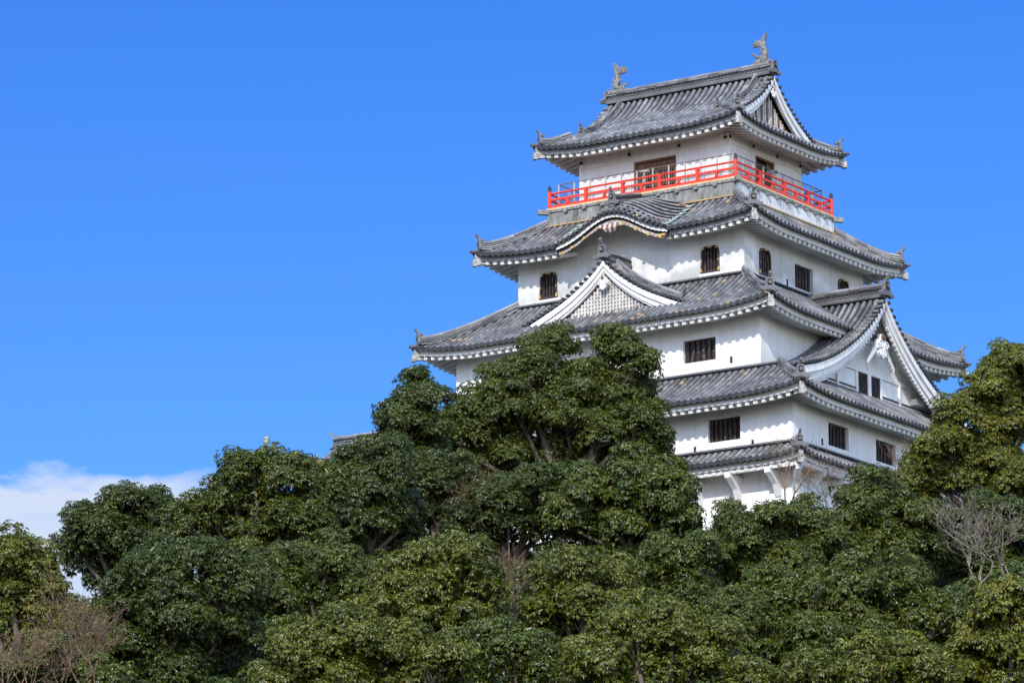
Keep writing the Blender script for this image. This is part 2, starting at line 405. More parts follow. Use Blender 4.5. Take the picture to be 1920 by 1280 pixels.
def oni(parent, p, d, s=1.0, horn=True, name='ridge_end_tile'):
    "ridge-end ornament tile: shouldered plate with curled feet, boss and upturned round tile"
    mb = MB('ornament', 'dark'); d = V(d); d.z = 0; d.normalize(); a = d.cross(Z); a.normalize(); p = V(p)
    half = [(0, .62), (.13, .60), (.20, .50), (.19, .36), (.23, .22), (.34, .14), (.42, .17), (.47, .10), (.42, -.02), (.28, -.04), (.16, .02), (0, .04)]
    out = [(x, z) for x, z in half]+[(-x, z) for x, z in half[::-1][1:-1]]
    A = [p+a*(x*s)+Z*(z*s)-d*.05*s for x, z in out]; B = [q+d*.13*s for q in A]
    mb.prism(A, B)
    inr = [(0, .54), (.11, .52), (.13, .36), (.10, .24), (-.10, .24), (-.13, .36), (-.11, .52)]
    mb.prism([p+a*(x*s)+Z*(z*s)+d*.07*s for x, z in inr], [p+a*(x*s*.9)+Z*(z*s)+d*.09*s for x, z in inr], .6, 1)  # dark plate paints the shade of the recess behind the boss
    mb.disc(p+Z*.38*s+d*.14*s, d, .085*s, 10, .7)
    for sg in (-1, 1): mb.disc(p+a*(.37*sg*s)+Z*.06*s+d*.1*s, d, .075*s, 9, .6)
    if horn:
        mb.tube([p+Z*.50*s-d*.25*s, p+Z*.60*s-d*.02*s, p+Z*.70*s+d*.10*s, p+Z*.82*s+d*.18*s], [.07*s, .07*s, .07*s, .075*s], 8)
        mb.disc(p+Z*.83*s+d*.19*s, d+Z*.6, .085*s, 9, .8)
    return mb.build(name, parent)

def ridge_path(mb, pts, w=.28, h=.36, cap=.085, layers=4):
    "stacked flat ridge tiles with a round tile on top, following pts (base line)"
    for i in range(len(pts)-1):
        p, q = V(pts[i]), V(pts[i+1])
        lh = h/layers
        mb.beam(p+Z*h*.45, q+Z*h*.45, w*.72, h*.86, t=.03)
        for k in range(layers):
            ww = w*(1.05-.09*k); z = lh*(k+.5)
            mb.beam(p+Z*z, q+Z*z, ww, lh*.58, t=.35+.6*R())
        half_row(mb, [p+Z*h, q+Z*h], (q-p).cross(Z).normalized(), cap, cap=False)

def hip_ridge(roof, T, c, hip_len=None):
    cx, cy, dx, dy = c; mb = MB('ridge'); Rn = T.R; pts = []
    n = max(3, int(Rn/.45))
    def P(t):
        r = Rn*t; e = Rn-r; q = max(0, 1-e/T.E); g = t*(1+T.c)-T.c*t*t
        return V((cx+dx*r, cy+dy*r, T.zin+(T.zmid-T.zin)*g+T.lift*q*q*t*t))
    tend = 1-.30/Rn
    for k in range(n+1): pts.append(P(tend*k/n)+Z*.02)
    d = V((dx, dy, 0)).normalized()
    pts[-1] = pts[-1]+Z*.05
    ridge_path(mb, pts, .36, .42 if Rn > 2 else .28)
    e = pts[-1]
    # round tile at the very corner, pointing out and up
    mb.tube([P(1-.5/Rn)+Z*.04, P(1)+Z*.05, P(1)+d*.10+Z*.10], [.09, .10, .09], 8)
    o = mb.build('hip_ridge', roof)
    oni(o, e+d*.02, d, 1.05 if Rn > 2 else .95)

def interp(prof, d):
    d = abs(d)
    for (a, za), (b, zb) in zip(prof, prof[1:]):
        if d <= b: return za+(zb-za)*(d-a)/(b-a)
    (a, za), (b, zb) = prof[-2:]
    return zb+(zb-za)/(b-a)*(d-b)
def smoothprof(prof, n=40):
    ds = [prof[-1][0]*i/n for i in range(n+1)]; zs = [interp(prof, d) for d in ds]
    for _ in range(6):
        zs = [zs[0]]+[(zs[i-1]+2*zs[i]+zs[i+1])/4 for i in range(1, n)]+[zs[-1]]
    return list(zip(ds, zs))

def gable(keep, O, b, prof, dmax, depth, pedz, over=.9, clip=None, verge=True, widths=((.10, .34, .02), (.34, .62, -.10), (.62, .78, -.18)), tilem='tile_l',
          kud=None, ridge=(.42, .62, 3), ridge_back=None, name='gable', label=None, both=False, ped='plaster', rows_from=.40, ridge_oni=1.3, roofname='gable_roof', fish=False, dentils=False, rows_to=None):
    """gable: O=(x,y,z apex) at the verge plane, b outward direction, prof: drop against distance from the ridge"""
    O = V(O); b = V(b); a = Z.cross(b); prof = smoothprof(prof)
    H = lambda d: O.z-interp([(x, -z) for x, z in prof], d) if False else O.z+interp(prof, d)
    g = bpy.data.objects.new(name, None); COL.objects.link(g); g.parent = keep; g.empty_display_size = .3
    if label: g['label'] = label
    def P(d, bb, sg, dz=0): p = V((O.x, O.y, 0))+a*(d*sg)+b*bb; p.z = H(d)+dz; return p
    mb = MB(tilem)
    for sg in (-1, 1):
        prev = None; k = 0
        while True:
            bb = -rows_from-k*SP; k += 1
            if -bb > (rows_to if rows_to is not None else depth): break
            n = int(dmax/.30); pts = [P(.12+(dmax-.12)*j/n, bb, sg) for j in range(n+1)]
            if clip:
                keepn = [p for p in pts if clip(p)]
                pts = keepn
            if len(pts) < 2: prev = None; continue
            half_row(mb, pts, b, cap=False)
            if prev:
                n2 = min(len(prev), len(pts)); A, B = prev[:n2], pts[:n2]
                pan_strip(mb, A, B)
            prev = pts
        if verge:
            n = int(dmax*1.2/.32)
            for j in range(n):
                d = .10+(dmax-.05)*(j+.5)/n
                p0, p1 = P(d, -.50, sg, .06), P(d, .06, sg, .03)
                if clip and not clip(p0+Z*.2): continue
                sl = (P(d+.1, 0, sg)-P(d-.1 if d > .1 else 0, 0, sg)).normalized()
                mid = p0.lerp(p1, .5)
                half_row(mb, [p0, mid, p1], sl, .10, capdir=b)
        # bedding sheet
        n = 24
        for j in range(n):
            d0, d1 = dmax*j/n, dmax*(j+1)/n
            q = [P(d0, -.02, sg, -.05), P(d1, -.02, sg, -.05), P(d1, -depth, sg, -.05), P(d0, -depth, sg, -.05)]
            if clip:
                kk = 12; 
                for i in range(kk):
                    b0, b1 = -.02-(depth-.02)*i/kk, -.02-(depth-.02)*(i+1)/kk
                    c = P((d0+d1)/2, (b0+b1)/2, sg)
                    if clip(c+Z*.25): mb.face([P(d0, b0, sg, -.05), P(d1, b0, sg, -.05), P(d1, b1, sg, -.05), P(d0, b1, sg, -.05)], 0)
            else: mb.face(q, 0)
    mb.build(roofname, g)
    # barge boards
    bm = MB('trim'); n = 26
    for lo, hi, bb in widths:
        for sg in (-1, 1):
            for j in range(n):
                d0, d1 = dmax*j/n, dmax*(j+1)/n
                g0, g1 = 1+.25*d0/dmax, 1+.25*d1/dmax
                def ring(b_):
                    return [P(d0, b_, sg, -hi*g0), P(d1, b_, sg, -hi*g1), P(d1, b_, sg, -lo*g1), P(d0, b_, sg, -lo*g0)]
                bm.prism(ring(bb-.16), ring(bb))
    # closing boards under verge
    for sg in (-1, 1):
        for j in range(n):
            d0, d1 = dmax*j/n, dmax*(j+1)/n
            bm.face([P(d0, 0, sg, -.12), P(d1, 0, sg, -.12), P(d1, -over, sg, -.12), P(d0, -over, sg, -.12)])
    if dentils:
        lo = widths[-1][1]; 
        for sg in (-1, 1):
            k = int(dmax/.22)
            for j in range(2, k):
                d = dmax*j/k; p = P(d, widths[-1][2]-.05, sg, -(lo+.05)*(1+.25*d/dmax)); q = P(d+.1, widths[-1][2]-.05, sg, -(lo+.05)*(1+.25*(d+.1)/dmax))
                bm.beam(p, q, .14, .10)
    bm.build('bargeboard', g)
    # pediment
    pb = MB(ped if ped in M else 'plaster'); lo = widths[-1][1]
    n = 40; W = dmax
    for sg in (-1, 1):
        for j in range(n):
            d0, d1 = W*j/n, W*(j+1)/n
            t0, t1 = P(d0, -over, sg, -.1), P(d1, -over, sg, -.1)
            if t0.z < pedz: break
            z1 = max(t1.z, pedz)
            pb.face([V((t0.x, t0.y, pedz)), V((t1.x, t1.y, pedz)), V((t1.x, t1.y, z1)), t0])
    pb.build('pediment', g)
    # ridge
    rb = MB('ridge', 'ornament'); w_, h_, ly = ridge; back = ridge_back if ridge_back else depth
    big_ridge(rb, V((O.x, O.y, O.z))+b*(-.05), V((O.x, O.y, O.z))-b*back, w_, h_)
    ro = rb.build('ridge', g)
    oni(ro, V((O.x, O.y, O.z+.05))+b*.02, b, ridge_oni, horn=not fish)
    if kud:
        bb, dend = kud
        for sg in (-1, 1):
            kb = MB('ridge'); k = 10
            pts = [P(.25+(dend-.25)*j/k, bb, sg, .04) for j in range(k+1)]
            ridge_path(kb, pts, .30, .34)
            ko = kb.build('descending_ridge', g)
            dd = a*sg; oni(ko, pts[-1]+dd*.05, dd, .85)
    return g, P, a

def big_ridge(mb, p, q, w=.42, h=.62):
    "tall ridge: footing course, openwork band of half rounds, flat courses, round cap"
    p = V(p); q = V(q); d = (q-p); ln = d.length; d.normalize(); sd_ = d.cross(Z); sd_.normalize()
    mb.beam(p+Z*.06, q+Z*.06, w*1.15, .12, t=.5)
    mb.beam(p+Z*.16, q+Z*.16, w*.98, .07, t=.6)
    mb.beam(p+Z*(.20+h*.17), q+Z*(.20+h*.17), w*.62, h*.36, t=0)
    n = int(ln/.17)
    for k in range(n):
        c = p+d*(ln*(k+.5)/n)
        for sg in (-1, 1):
            for row, off in ((0, 0), (1, .085)):
                cc = c+d*off+sd_*(sg*w*.36)+Z*(.24+row*h*.19)
                K = 4; r0, r1 = .085, .055
                for j in range(K):
                    a0, a1 = math.pi*j/K, math.pi*(j+1)/K
                    f = lambda r, a_: cc+d*(math.cos(a_)*r)+Z*(math.sin(a_)*r)
                    mb.face([f(r0, a0), f(r0, a1), f(r1, a1), f(r1, a0)], .8)
                    o = -sd_*(sg*.05); mb.face([f(r0, a0), f(r0, a1), f(r0, a1)+o, f(r0, a0)+o], .5)
    z = .20+h*.36
    L_ = 3; rem = h-z-.02
    seg = max(1, int(ln/.6))
    mb.beam(p+Z*(z+rem*.5), q+Z*(z+rem*.5), w*.7, rem, t=.03)
    for k in range(L_):
        ww = w*(1.08-.10*k)
        for j in range(seg): mb.beam(p+d*(ln*j/seg)+Z*(z+rem*(k+.5)/L_), p+d*(ln*(j+.985)/seg)+Z*(z+rem*(k+.5)/L_), ww, rem/L_*.62, t=.3+.65*R())
    pts = [p+d*(ln*k/seg)+Z*h for k in range(seg+1)]
    half_row(mb, pts, sd_, .11, cap=False)
# ------------------------------------------------------------------ the keep
W_, D_ = 11.334, 9.45; CXM, CYM = -W_/2, D_/2
keep = empty('castle_keep', (CXM, CYM, -20), 'tall white castle keep with five grey tiled roofs and a red balcony rail', 'castle')
keep_inv = Matrix.Translation((-CXM, -CYM, 20))
def fix(o):  # parent keeps world coordinates
    o.matrix_parent_inverse = keep_inv
def rect(o): return (-W_-o, o, -o, D_+o)

def face_wall(mb, x0, x1, y0, y1, z0, z1, wins, flare=0):
    "four walls with window openings. wins: {side: [(u0,u1,z0,z1)]} with u the x or y coordinate"
    S = {'front': (V((x0, y0, 0)), V((1, 0, 0)), V((0, -1, 0)), x1-x0, x0), 'right': (V((x1, y0, 0)), V((0, 1, 0)), V((1, 0, 0)), y1-y0, y0),
         'back': (V((x1, y1, 0)), V((-1, 0, 0)), V((0, 1, 0)), x1-x0, 0), 'left': (V((x0, y1, 0)), V((0, -1, 0)), V((-1, 0, 0)), y1-y0, 0)}
    for s, (o, e, n, Ln, off) in S.items():
        ws = [(a-off, b-off, c, d) for a, b, c, d in wins.get(s, [])]
        us = sorted({0, Ln}|{w_[0] for w_ in ws}|{w_[1] for w_ in ws}); zs = sorted({z0, z1}|{w_[2] for w_ in ws}|{w_[3] for w_ in ws})
        for i in range(len(us)-1):
            for j in range(len(zs)-1):
                uc, zc = (us[i]+us[i+1])/2, (zs[j]+zs[j+1])/2
                if any(w_[0] < uc < w_[1] and w_[2] < zc < w_[3] for w_ in ws): continue
                mb.face([o+e*us[i]+Z*zs[j], o+e*us[i+1]+Z*zs[j], o+e*us[i+1]+Z*zs[j+1], o+e*us[i]+Z*zs[j+1]])
        for a, b_, c, d in ws:
            q = [o+e*a+Z*c, o+e*b_+Z*c, o+e*b_+Z*d, o+e*a+Z*d]; dp = -n*.28
            for k in range(4):
                k2 = (k+1) % 4; mb.face([q[k], q[k2], q[k2]+dp, q[k]+dp])

FR = {'front': (V((1, 0, 0)), V((0, -1, 0))), 'right': (V((0, 1, 0)), V((1, 0, 0)))}
def wpos(side, plane, u, z):
    return V((u, plane, z)) if side == 'front' else V((plane, u, z))
def window(side, plane, u0, u1, z0, z1, nb, style='rect', label=None):
    e, n = FR[side]; P = lambda u, z, d=0: wpos(side, plane, u, z)+n*d
    bk = MB('dark'); bk.face([P(u0, z0, -.27), P(u1, z0, -.27), P(u1, z1, -.27), P(u0, z1, -.27)])
    o = bk.build('window', keep, label=label); fix(o)
    fr = MB('framewood', 'gold', 'plaster4')
    if style == 'rect':
        t = .035
        for a, b_, c, d in ((u0, u1, z0, z0+t), (u0, u1, z1-t, z1), (u0, u0+t, z0+t, z1-t), (u1-t, u1, z0+t, z1-t)):
            fr.box(P((a+b_)/2, (c+d)/2, -.23), e, n, Z, (b_-a)/2, .03, (d-c)/2)
    else:
        # bell window: dark frame, rounded shoulders, flared foot with gilt shoes
        W2 = (u1-u0)/2; uc = (u0+u1)/2; h = z1-z0
        prof = [(.98, 0), (.93, .12), (.89, .4), (.88, .72), (.84, .84), (.72, .94), (.5, .985), (0, 1.0)]
        pts = [(-x, y) for x, y in prof]+[(x, y) for x, y in prof[::-1][1:]]
        for k in range(len(pts)-1):
            (xa, ya), (xb, yb) = pts[k], pts[k+1]
            fr.beam(P(uc+xa*W2, z0+ya*h, .0), P(uc+xb*W2, z0+yb*h, .0), .10, .09, up=n)
        fr.beam(P(uc-W2, z0, 0), P(uc+W2, z0, 0), .12, .08, up=n)
        for sg in (-1, 1):   # plaster fill of the opening outside the bell
            for k in range(len(prof)-1):
                (xa, ya), (xb, yb) = prof[k], prof[k+1]
                fr.face([P(uc+sg*W2*xa, z0+ya*h, -.02), P(uc+sg*W2*1.01, z0+ya*h, -.02), P(uc+sg*W2*1.01, z0+yb*h, -.02), P(uc+sg*W2*xb, z0+yb*h, -.02)], .5, 2)
            fr.box(P(uc+sg*W2*.97, z0+.07, .03), e, n, Z, .06, .05, .09, m=1)
            fr.box(P(uc+sg*W2*.90, z0+h*.42, .03), e, n, Z, .03, .05, .03, m=1)
        fr.box(P(uc, z1-.02, .03), e, n, Z, .13, .05, .035, m=1)
        for sg in (-.7, .7): fr.box(P(uc+sg*W2, z1-.1, .03), e, n, Z, .035, .05, .03, m=1)
    f = fr.build('frame', o); f.matrix_parent_inverse = Matrix()
    br = MB('bars')
    ww = (u1-u0)*(1 if style == 'rect' else .84); uc = (u0+u1)/2
    for k in range(nb):
        u = uc-ww/2+ww*(k+.5)/nb; hw = ww/nb*.27
        br.box(P(u, (z0+z1)/2, -.19 if style == 'rect' else -.13), e, n, Z, hw, .045, (z1-z0)/2-.004)
    f = br.build('bars', o)
    return o

CH = lambda o: fix(o)
# ---- walls
def wallpart(mat, *a, label=None):
    mb = MB(mat); face_wall(mb, *a); o = mb.build('wall', keep, label=label); fix(o); return o
# tier five (top room)
o5 = -1.125; r5 = rect(o5)
wins5 = {'front': [(-6.85, -4.27, .0, 2.08)], 'right': [(3.78, 5.68, .0, 2.18)]}
w5 = wallpart('plaster5', *r5, 0, 3.25, wins5)
tb = MB('trim', 'black')                                # plaster beams and posts standing proud, nail covers
px1, py0 = o5, -o5
for u in (-W_-o5+.13, -7.1, -4.05, o5-.13): tb.abox(u-.13, u+.13, py0-.03, py0, 0, 3.2)
for z in (2.16, 2.84): tb.abox(-W_-o5, o5, py0-.045, py0-.002, z, z+.20)
for u in (py0+.13, 3.55, 5.9, D_+o5-.13): tb.abox(px1, px1+.03, u-.13, u+.13, 0, 3.2)
for z in (2.25, 2.88): tb.abox(px1+.002, px1+.045, py0, D_+o5, z, z+.18)
for u in (-W_-o5+.13, -7.1, -4.05, o5-.13):
    tb.disc((u, py0-.05, 2.52), (0, -1, 0), .10, 8, m=1, rim=.05); tb.disc((u, py0-.05, 2.75), (0, -1, 0), .035, 6, m=1)
for u in (py0+.13, 3.55, 5.9, D_+o5-.13):
    tb.disc((px1+.05, u, 2.58), (1, 0, 0), .10, 8, m=1, rim=.05); tb.disc((px1+.05, u, 2.80), (1, 0, 0), .035, 6, m=1)
tb.build('trim', w5)
# doors
def door(side, plane, u0, u1, z1, opened):
    e, n = FR[side]; P = lambda u, z, d: wpos(side, plane, u, z)+n*d
    d_ = MB('wood', 'dark'); cw = (u1-u0)/4
    d_.face([P(u0, 0, -.27), P(u1, 0, -.27), P(u1, z1, -.27), P(u0, z1, -.27)], .5, 1)
    for k in range(4):
        if k in opened: continue
        a = u0+cw*k
        d_.box(P(a+cw/2, z1/2, -.2-.02*(k % 2)), e, n, Z, cw/2-.02, .02, z1/2)
        for j in range(3):
            d_.box(P(a+cw*(.25+.25*j), z1*.50, -.175), e, n, Z, .045, .012, z1*.20, m=1)
    d_.box(P((u0+u1)/2, z1-.05, -.08), e, n, Z, (u1-u0)/2, .05, .05)
    for u in (u0+.05, u1-.05): d_.box(P(u, z1/2-.05, -.08), e, n, Z, .05, .05, z1/2-.05)
    o = d_.build('door', keep); fix(o)
door('front', -o5, -6.85, -4.27, 2.08, ())
door('right', o5, 3.78, 5.68, 2.18, (1, 2))

# balcony deck and the concrete skirt below it
mb = MB('concrete', 'rust', 'concrete_r', 'copper')
x0, x1, y0, y1 = rect(.10)
mb.face([V((x0, y0, -1.16)), V((x1, y0, -1.16)), V((x1, y0, -.24)), V((x0, y0, -.24))], .5, 0)
mb.face([V((x1, y0, -1.16)), V((x1, y1, -1.16)), V((x1, y1, -.24)), V((x1, y0, -.24))], .5, 2)
mb.face([V((x1, y1, -1.16)), V((x0, y1, -1.16)), V((x0, y1, -.24)), V((x1, y1, -.24))], .5, 0)
mb.face([V((x0, y1, -1.16)), V((x0, y0, -1.16)), V((x0, y0, -.24)), V((x0, y1, -.24))], .5, 0)
for k in range(1, 12):    # faint panel joints on the skirt
    x = x0+(x1-x0)*k/12; mb.abox(x-.012, x+.012, y0-.006, y0-.001, -1.1, -.3)
sk = mb.build('skirt_wall', keep); fix(sk)
mb = MB('rust', 'concrete', 'copper', 'black')
x0, x1, y0, y1 = rect(.14)
for (a, b_, c, d) in ((x0, x1, y0, y0+1.6), (x0, x1, y1-1.6, y1), (x0, x0+1.6, y0+1.6, y1-1.6), (x1-1.6, x1, y0+1.6, y1-1.6)):
    mb.abox(a, b_, c, d, -.10, -.002, m=0); 
x0, x1, y0, y1 = rect(.17)
for (a, b_, c, d) in ((x0, x1, y0, y0+.3), (x0, x1, y1-.3, y1), (x0, x0+.3, y0+.3, y1-.3), (x1-.3, x1, y0+.3, y1-.3)):
    mb.abox(a, b_, c, d, -.24, -.104, m=1)
for k in range(1, 10):     # small bracket ends under the edge
    x = -W_+W_*k/10; mb.abox(x-.10, x+.10, -.25, -.11, -.36, -.243, m=1)
    y = D_*k/10; mb.abox(.11, .25, y-.10, y+.10, -.36, -.243, m=1)
for (cx, cy, dx, dy) in ((0, 0, 1, -1), (-W_, 0, -1, -1), (0, D_, 1, 1), (-W_, D_, -1, 1)):
    d = V((dx, dy, 0)).normalized(); c = V((cx, cy, -.20)); mb.beam(c, c+d*.62, .26, .24, m=1)
dk = mb.build('balcony_deck', keep); fix(dk)
mb = MB('rustline')          # flashing at the foot of the skirt
x0, x1, y0, y1 = rect(.20)
for p, q in (((x0, y0), (CXM-1.2, y0)), ((CXM+1.2, y0), (x1, y0)), ((x1, y0), (x1, y1)), ((x1, y1), (x0, y1)), ((x0, y1), (x0, y0))):
    mb.beam((*p, -.99), (*q, -.99), .10, .07)
for sg in (-1, 1):
    pts = [V((CXM+sg*x_, y0, z_)) for x_, z_ in ((0, -.42), (.35, -.50), (.7, -.72), (1.0, -.88), (1.25, -.99))]
    for i in range(4): mb.beam(pts[i], pts[i+1], .08, .06, up=(0, 1, 0))
mb.build('flashing', sk)

# red balcony railing
x0, x1, y0, y1 = rect(0)
rl = MB('red')
def rail_run(p, q, n):
    p, q = V((*p, 0)), V((*q, 0)); 
    rl.tube([p+Z*.80, q+Z*.80], .055, 8); rl.beam(p+Z*.47, q+Z*.47, .09, .11); rl.beam(p+Z*.08, q+Z*.08, .12, .16)
for p, q in (((x0, y0), (x1, y0)), ((x1, y0), (x1, y1)), ((x1, y1), (x0, y1)), ((x0, y1), (x0, y0))): rail_run(p, q, 5)
rail = rl.build('railing', keep, label='vermilion painted balcony railing'); fix(rail)
def posts(p, q, n):
    p, q = V((*p, 0)), V((*q, 0)); d = (q-p)/n; dn = d.normalized(); sdn = dn.cross(Z)
    for k in range(n):
        if k:
            m_ = MB('red'); c = p+d*k; m_.box(c+Z*.38, dn, sdn, Z, .075, .075, .38); m_.box(c+Z*.70, dn, sdn, Z, .105, .09, .04); m_.build('post', rail)
        m_ = MB('red'); c = p+d*(k+.5); m_.box(c+Z*.28, dn, sdn, Z, .075, .06, .16); m_.box(c+Z*.40, dn, sdn, Z, .10, .062, .025); m_.build('short_post', rail)
posts((x0, y0), (x1, y0), 5); posts((x1, y0), (x1, y1), 4); posts((x1, y1), (x0, y1), 5); posts((x0, y1), (x0, y0), 4)
for cx, cy in ((x1, y0), (x0, y0), (x1, y1), (x0, y1)):
    m_ = MB('red', 'black'); c = V((cx, cy, 0)); m_.tube([c, c+Z*.92], .10, 10)
    m_.tube([c+Z*.92, c+Z*1.0, c+Z*1.01, c+Z*1.05, c+Z*1.06, c+Z*1.14, c+Z*1.2, c+Z*1.25], [.105, .105, .06, .06, .10, .095, .05, .01], 10, m=1)
    m_.build('corner_post', rail)
# grey safety fence behind it
sf = MB('steeldark', 'steel'); x0, x1, y0, y1 = rect(-.35); zt = 1.33
for p, q, n in (((x0, y0), (x1, y0), 11), ((x1, y0), (x1, y1), 9), ((x1, y1), (x0, y1), 11), ((x0, y1), (x0, y0), 9)):
    p, q = V((*p, 0)), V((*q, 0)); sf.tube([p+Z*zt, q+Z*zt], .028, 6); sf.tube([p+Z*.45, q+Z*.45], .018, 6)
    for k in range(n):
        c = p+(q-p)*k/n; sf.box(c+Z*zt/2, (1, 0, 0), (0, 1, 0), Z, .03, .03, zt/2, m=1)
    L_ = (q-p).length; nn = int(L_/.11)
    for k in range(nn):
        c = p+(q-p)*((k+.5)/nn); sf.box(c+Z*.66, (1, 0, 0), (0, 1, 0), Z, .004, .004, .62)
o = sf.build('safety_fence', keep); fix(o)

# ---- lower walls with their windows
BELL_F = [(-11.15, -10.07), (-1.38, -.28)]
wins4 = {'front': [(a, b, -5.03, -3.76) for a, b in BELL_F], 'right': [(.24, 1.36, -5.1, -3.8), (3.72, 5.5, -5.14, -3.9), (8.0, 9.1, -5.1, -3.8)]}
w4 = wallpart('plaster4', *rect(1.171), -5.75, -2.25, wins4)
for a, b in BELL_F: window('front', -1.171, a, b, -5.03, -3.76, 5, 'bell')
for a, b in ((.24, 1.36), (8.0, 9.1)): window('right', 1.171, a, b, -5.1, -3.8, 5, 'bell')
window('right', 1.171, 3.72, 5.5, -5.14, -3.9, 6)
for a, b in BELL_F:          # fresh plaster patch below the bell windows
    m_ = MB('plaster'); m_.abox(a-.12, b+.12, -1.176, -1.1715, -5.7, -5.1); m_.build('plaster_patch', w4)
wins3 = {'front': [(-12.2, -10.3, -10.2, -9.06), (-1.05, .85, -10.2, -9.06)], 'right': []}
w3 = wallpart('plaster3', *rect(3.448), -11.2, -7.5, wins3)
window('front', -3.448, -1.05, .85, -10.2, -9.06, 6); window('front', -3.448, -12.2, -10.3, -10.2, -9.06, 6)
R2 = (-15.9, 6.05, -4.8, 14.25)
wins2 = {'front': [(1.18, 3.05, -14.7, -13.55), (-8.2, -6.3, -14.7, -13.55)], 'right': [(-1.49, .45, -14.79, -13.63), (3.13, 5.07, -14.79, -13.68), (8.4, 10.3, -14.79, -13.68)]}
w2 = wallpart('plaster', *R2, -15.6, -12.3, wins2)
for s, pl, a, b, c, d in (('front', -4.8, 1.18, 3.05, -14.7, -13.55), ('front', -4.8, -8.2, -6.3, -14.7, -13.55), ('right', 6.05, -1.49, .45, -14.79, -13.63), ('right', 6.05, 3.13, 5.07, -14.79, -13.68), ('right', 6.05, 8.4, 10.3, -14.79, -13.68)):
    window(s, pl, a, b, c, d, 7 if s == 'front' else 6)
# gun slits
for s, pl, u, z in (('front', -3.448, 1.75, -10.35), ('front', -3.448, -2.4, -10.35), ('front', -4.8, .45, -14.95), ('front', -4.8, 3.75, -15.0), ('right', 6.05, -2.1, -14.75), ('right', 1.171, 2.95, -5.05), ('front', -4.75, .1, -18.45)):
    e, n = FR[s]; m_ = MB('wood', 'dark'); c = wpos(s, pl, u, z)
    m_.box(c+n*.004, e, n, Z, .075, .004, .17, m=1); m_.box(c+n*.012+e*.05, e, n, Z, .02, .006, .16); o = m_.build('gun_slit', keep); fix(o)
# foot wall with flared hem
mb = MB('plaster')
lv = [(-15.9, 0), (-17.3, 0), (-17.8, .10), (-18.2, .26), (-18.6, .5), (-19.6, 1.05)]
X0, X1, Y0, Y1 = -15.75, 5.90, -4.4, 13.85
for (za, fa), (zb, fb_) in zip(lv, lv[1:]):
    A = [(X0-fa, Y0-fa), (X1+fa, Y0-fa), (X1+fa, Y1+fa), (X0-fa, Y1+fa)]; B = [(X0-fb_, Y0-fb_), (X1+fb_, Y0-fb_), (X1+fb_, Y1+fb_), (X0-fb_, Y1+fb_)]
    for k in range(4):
        k2 = (k+1) % 4; mb.face([V((*A[k], za)), V((*B[k], zb)), V((*B[k2], zb)), V((*A[k2], za))])
w1 = mb.build('wall', keep); fix(w1)
mb = MB('stone'); A = [(X0-1.2, Y0-1.2), (X1+1.2, Y0-1.2), (X1+1.2, Y1+1.2), (X0-1.2, Y1+1.2)]; B = [(X0-2.5, Y0-2.5), (X1+2.5, Y0-2.5), (X1+2.5, Y1+2.5), (X0-2.5, Y1+2.5)]
mb.prism([V((*p, -24)) for p in B], [V((*p, -19.6)) for p in A]); o = mb.build('stone_base', keep); fix(o)
# overhang beam and brackets
mb = MB('trim'); zb = -16.42
bx0, bx1, by0, by1 = -16.6, 6.72, -5.42, 14.9
for p, q in (((bx0, by0), (bx1, by0)), ((bx1, by0), (bx1, by1)), ((bx1, by1), (bx0, by1)), ((bx0, by1), (bx0, by0))): mb.beam((*p, zb), (*q, zb), .22, .20)
o = mb.build('overhang_beam', keep); fix(o)
def bracket(p, n, reach):
    n = V(n); m_ = MB('trim'); s = n.cross(Z); p = V(p)
    prof = [(0, -1.30), (0, -.10), (reach+.12, -.10), (reach+.12, -.28), (reach-.05, -.34), (reach*.45, -.75), (.16, -1.30)]
    m_.prism([p+n*x+Z*z-s*.16 for x, z in prof], [p+n*x+Z*z+s*.16 for x, z in prof]); o = m_.build('bracket', keep); fix(o)
for x in (-13.6, -11.2, -8.8, -6.4, -4.0, -1.7, .55, 2.75, 5.0): bracket((x, Y0, zb), (0, -1, 0), 1.05)
for y in (-3.2, -1, 1.3, 3.6, 5.9, 8.2, 10.5): bracket((X1, y, zb), (1, 0, 0), .80)
d = V((.9, -1.1, 0)); bracket((X1-.1, Y0+.1, zb), d.normalized(), 1.35)

# ---- roofs
T1 = Tier(*R2, 1.10, -15.28, -15.98, .22, 2.5, .1)
T2 = Tier(-15.9+1.48, 4.57, -3.45, 12.9, 3.05, -10.98, -12.92, .34, 4.0)
T3 = Tier(*rect(1.171), 3.95, -5.49, -8.06, .38, 4.2)
T4 = Tier(*rect(.10), 2.785, -1.08, -2.90, .38, 4.0)
T5 = Tier(-W_+.80, -.80, .80, D_-.80, 1.435, 3.86, 2.98, .36, 3.6, .0)
roofs = []
kb_ = lambda x: 1.14*math.exp(-(abs(x-CXM)/2.2)**2.2)
skip4 = lambda s, u, Ln: s == 'front' and abs(u-Ln/2) < 3.15
roofs.append(build_tier(keep, T1, 'tile', wall_o=1.10, course=True, label='lowest skirt roof over the brackets'))
roofs.append(build_tier(keep, T2, 'tile_l', wall_o=1.6, course=True, label='roof below the big side gable'))
roofs.append(build_tier(keep, T3, 'tile_l', wall_o=1.70, course=True, label='roof carrying the latticed front gable'))
rf4 = build_tier(keep, T4, 'tile_l', skip=skip4, wall_o=1.75, fasc='trimgrey', label='roof with the curved front gable'); roofs.append(rf4)
rf5 = build_tier(keep, T5, 'tile', wall_o=1.76, fasc='trimgrey', label='topmost roof'); roofs.append(rf5)
for r_ in roofs: fix(r_)

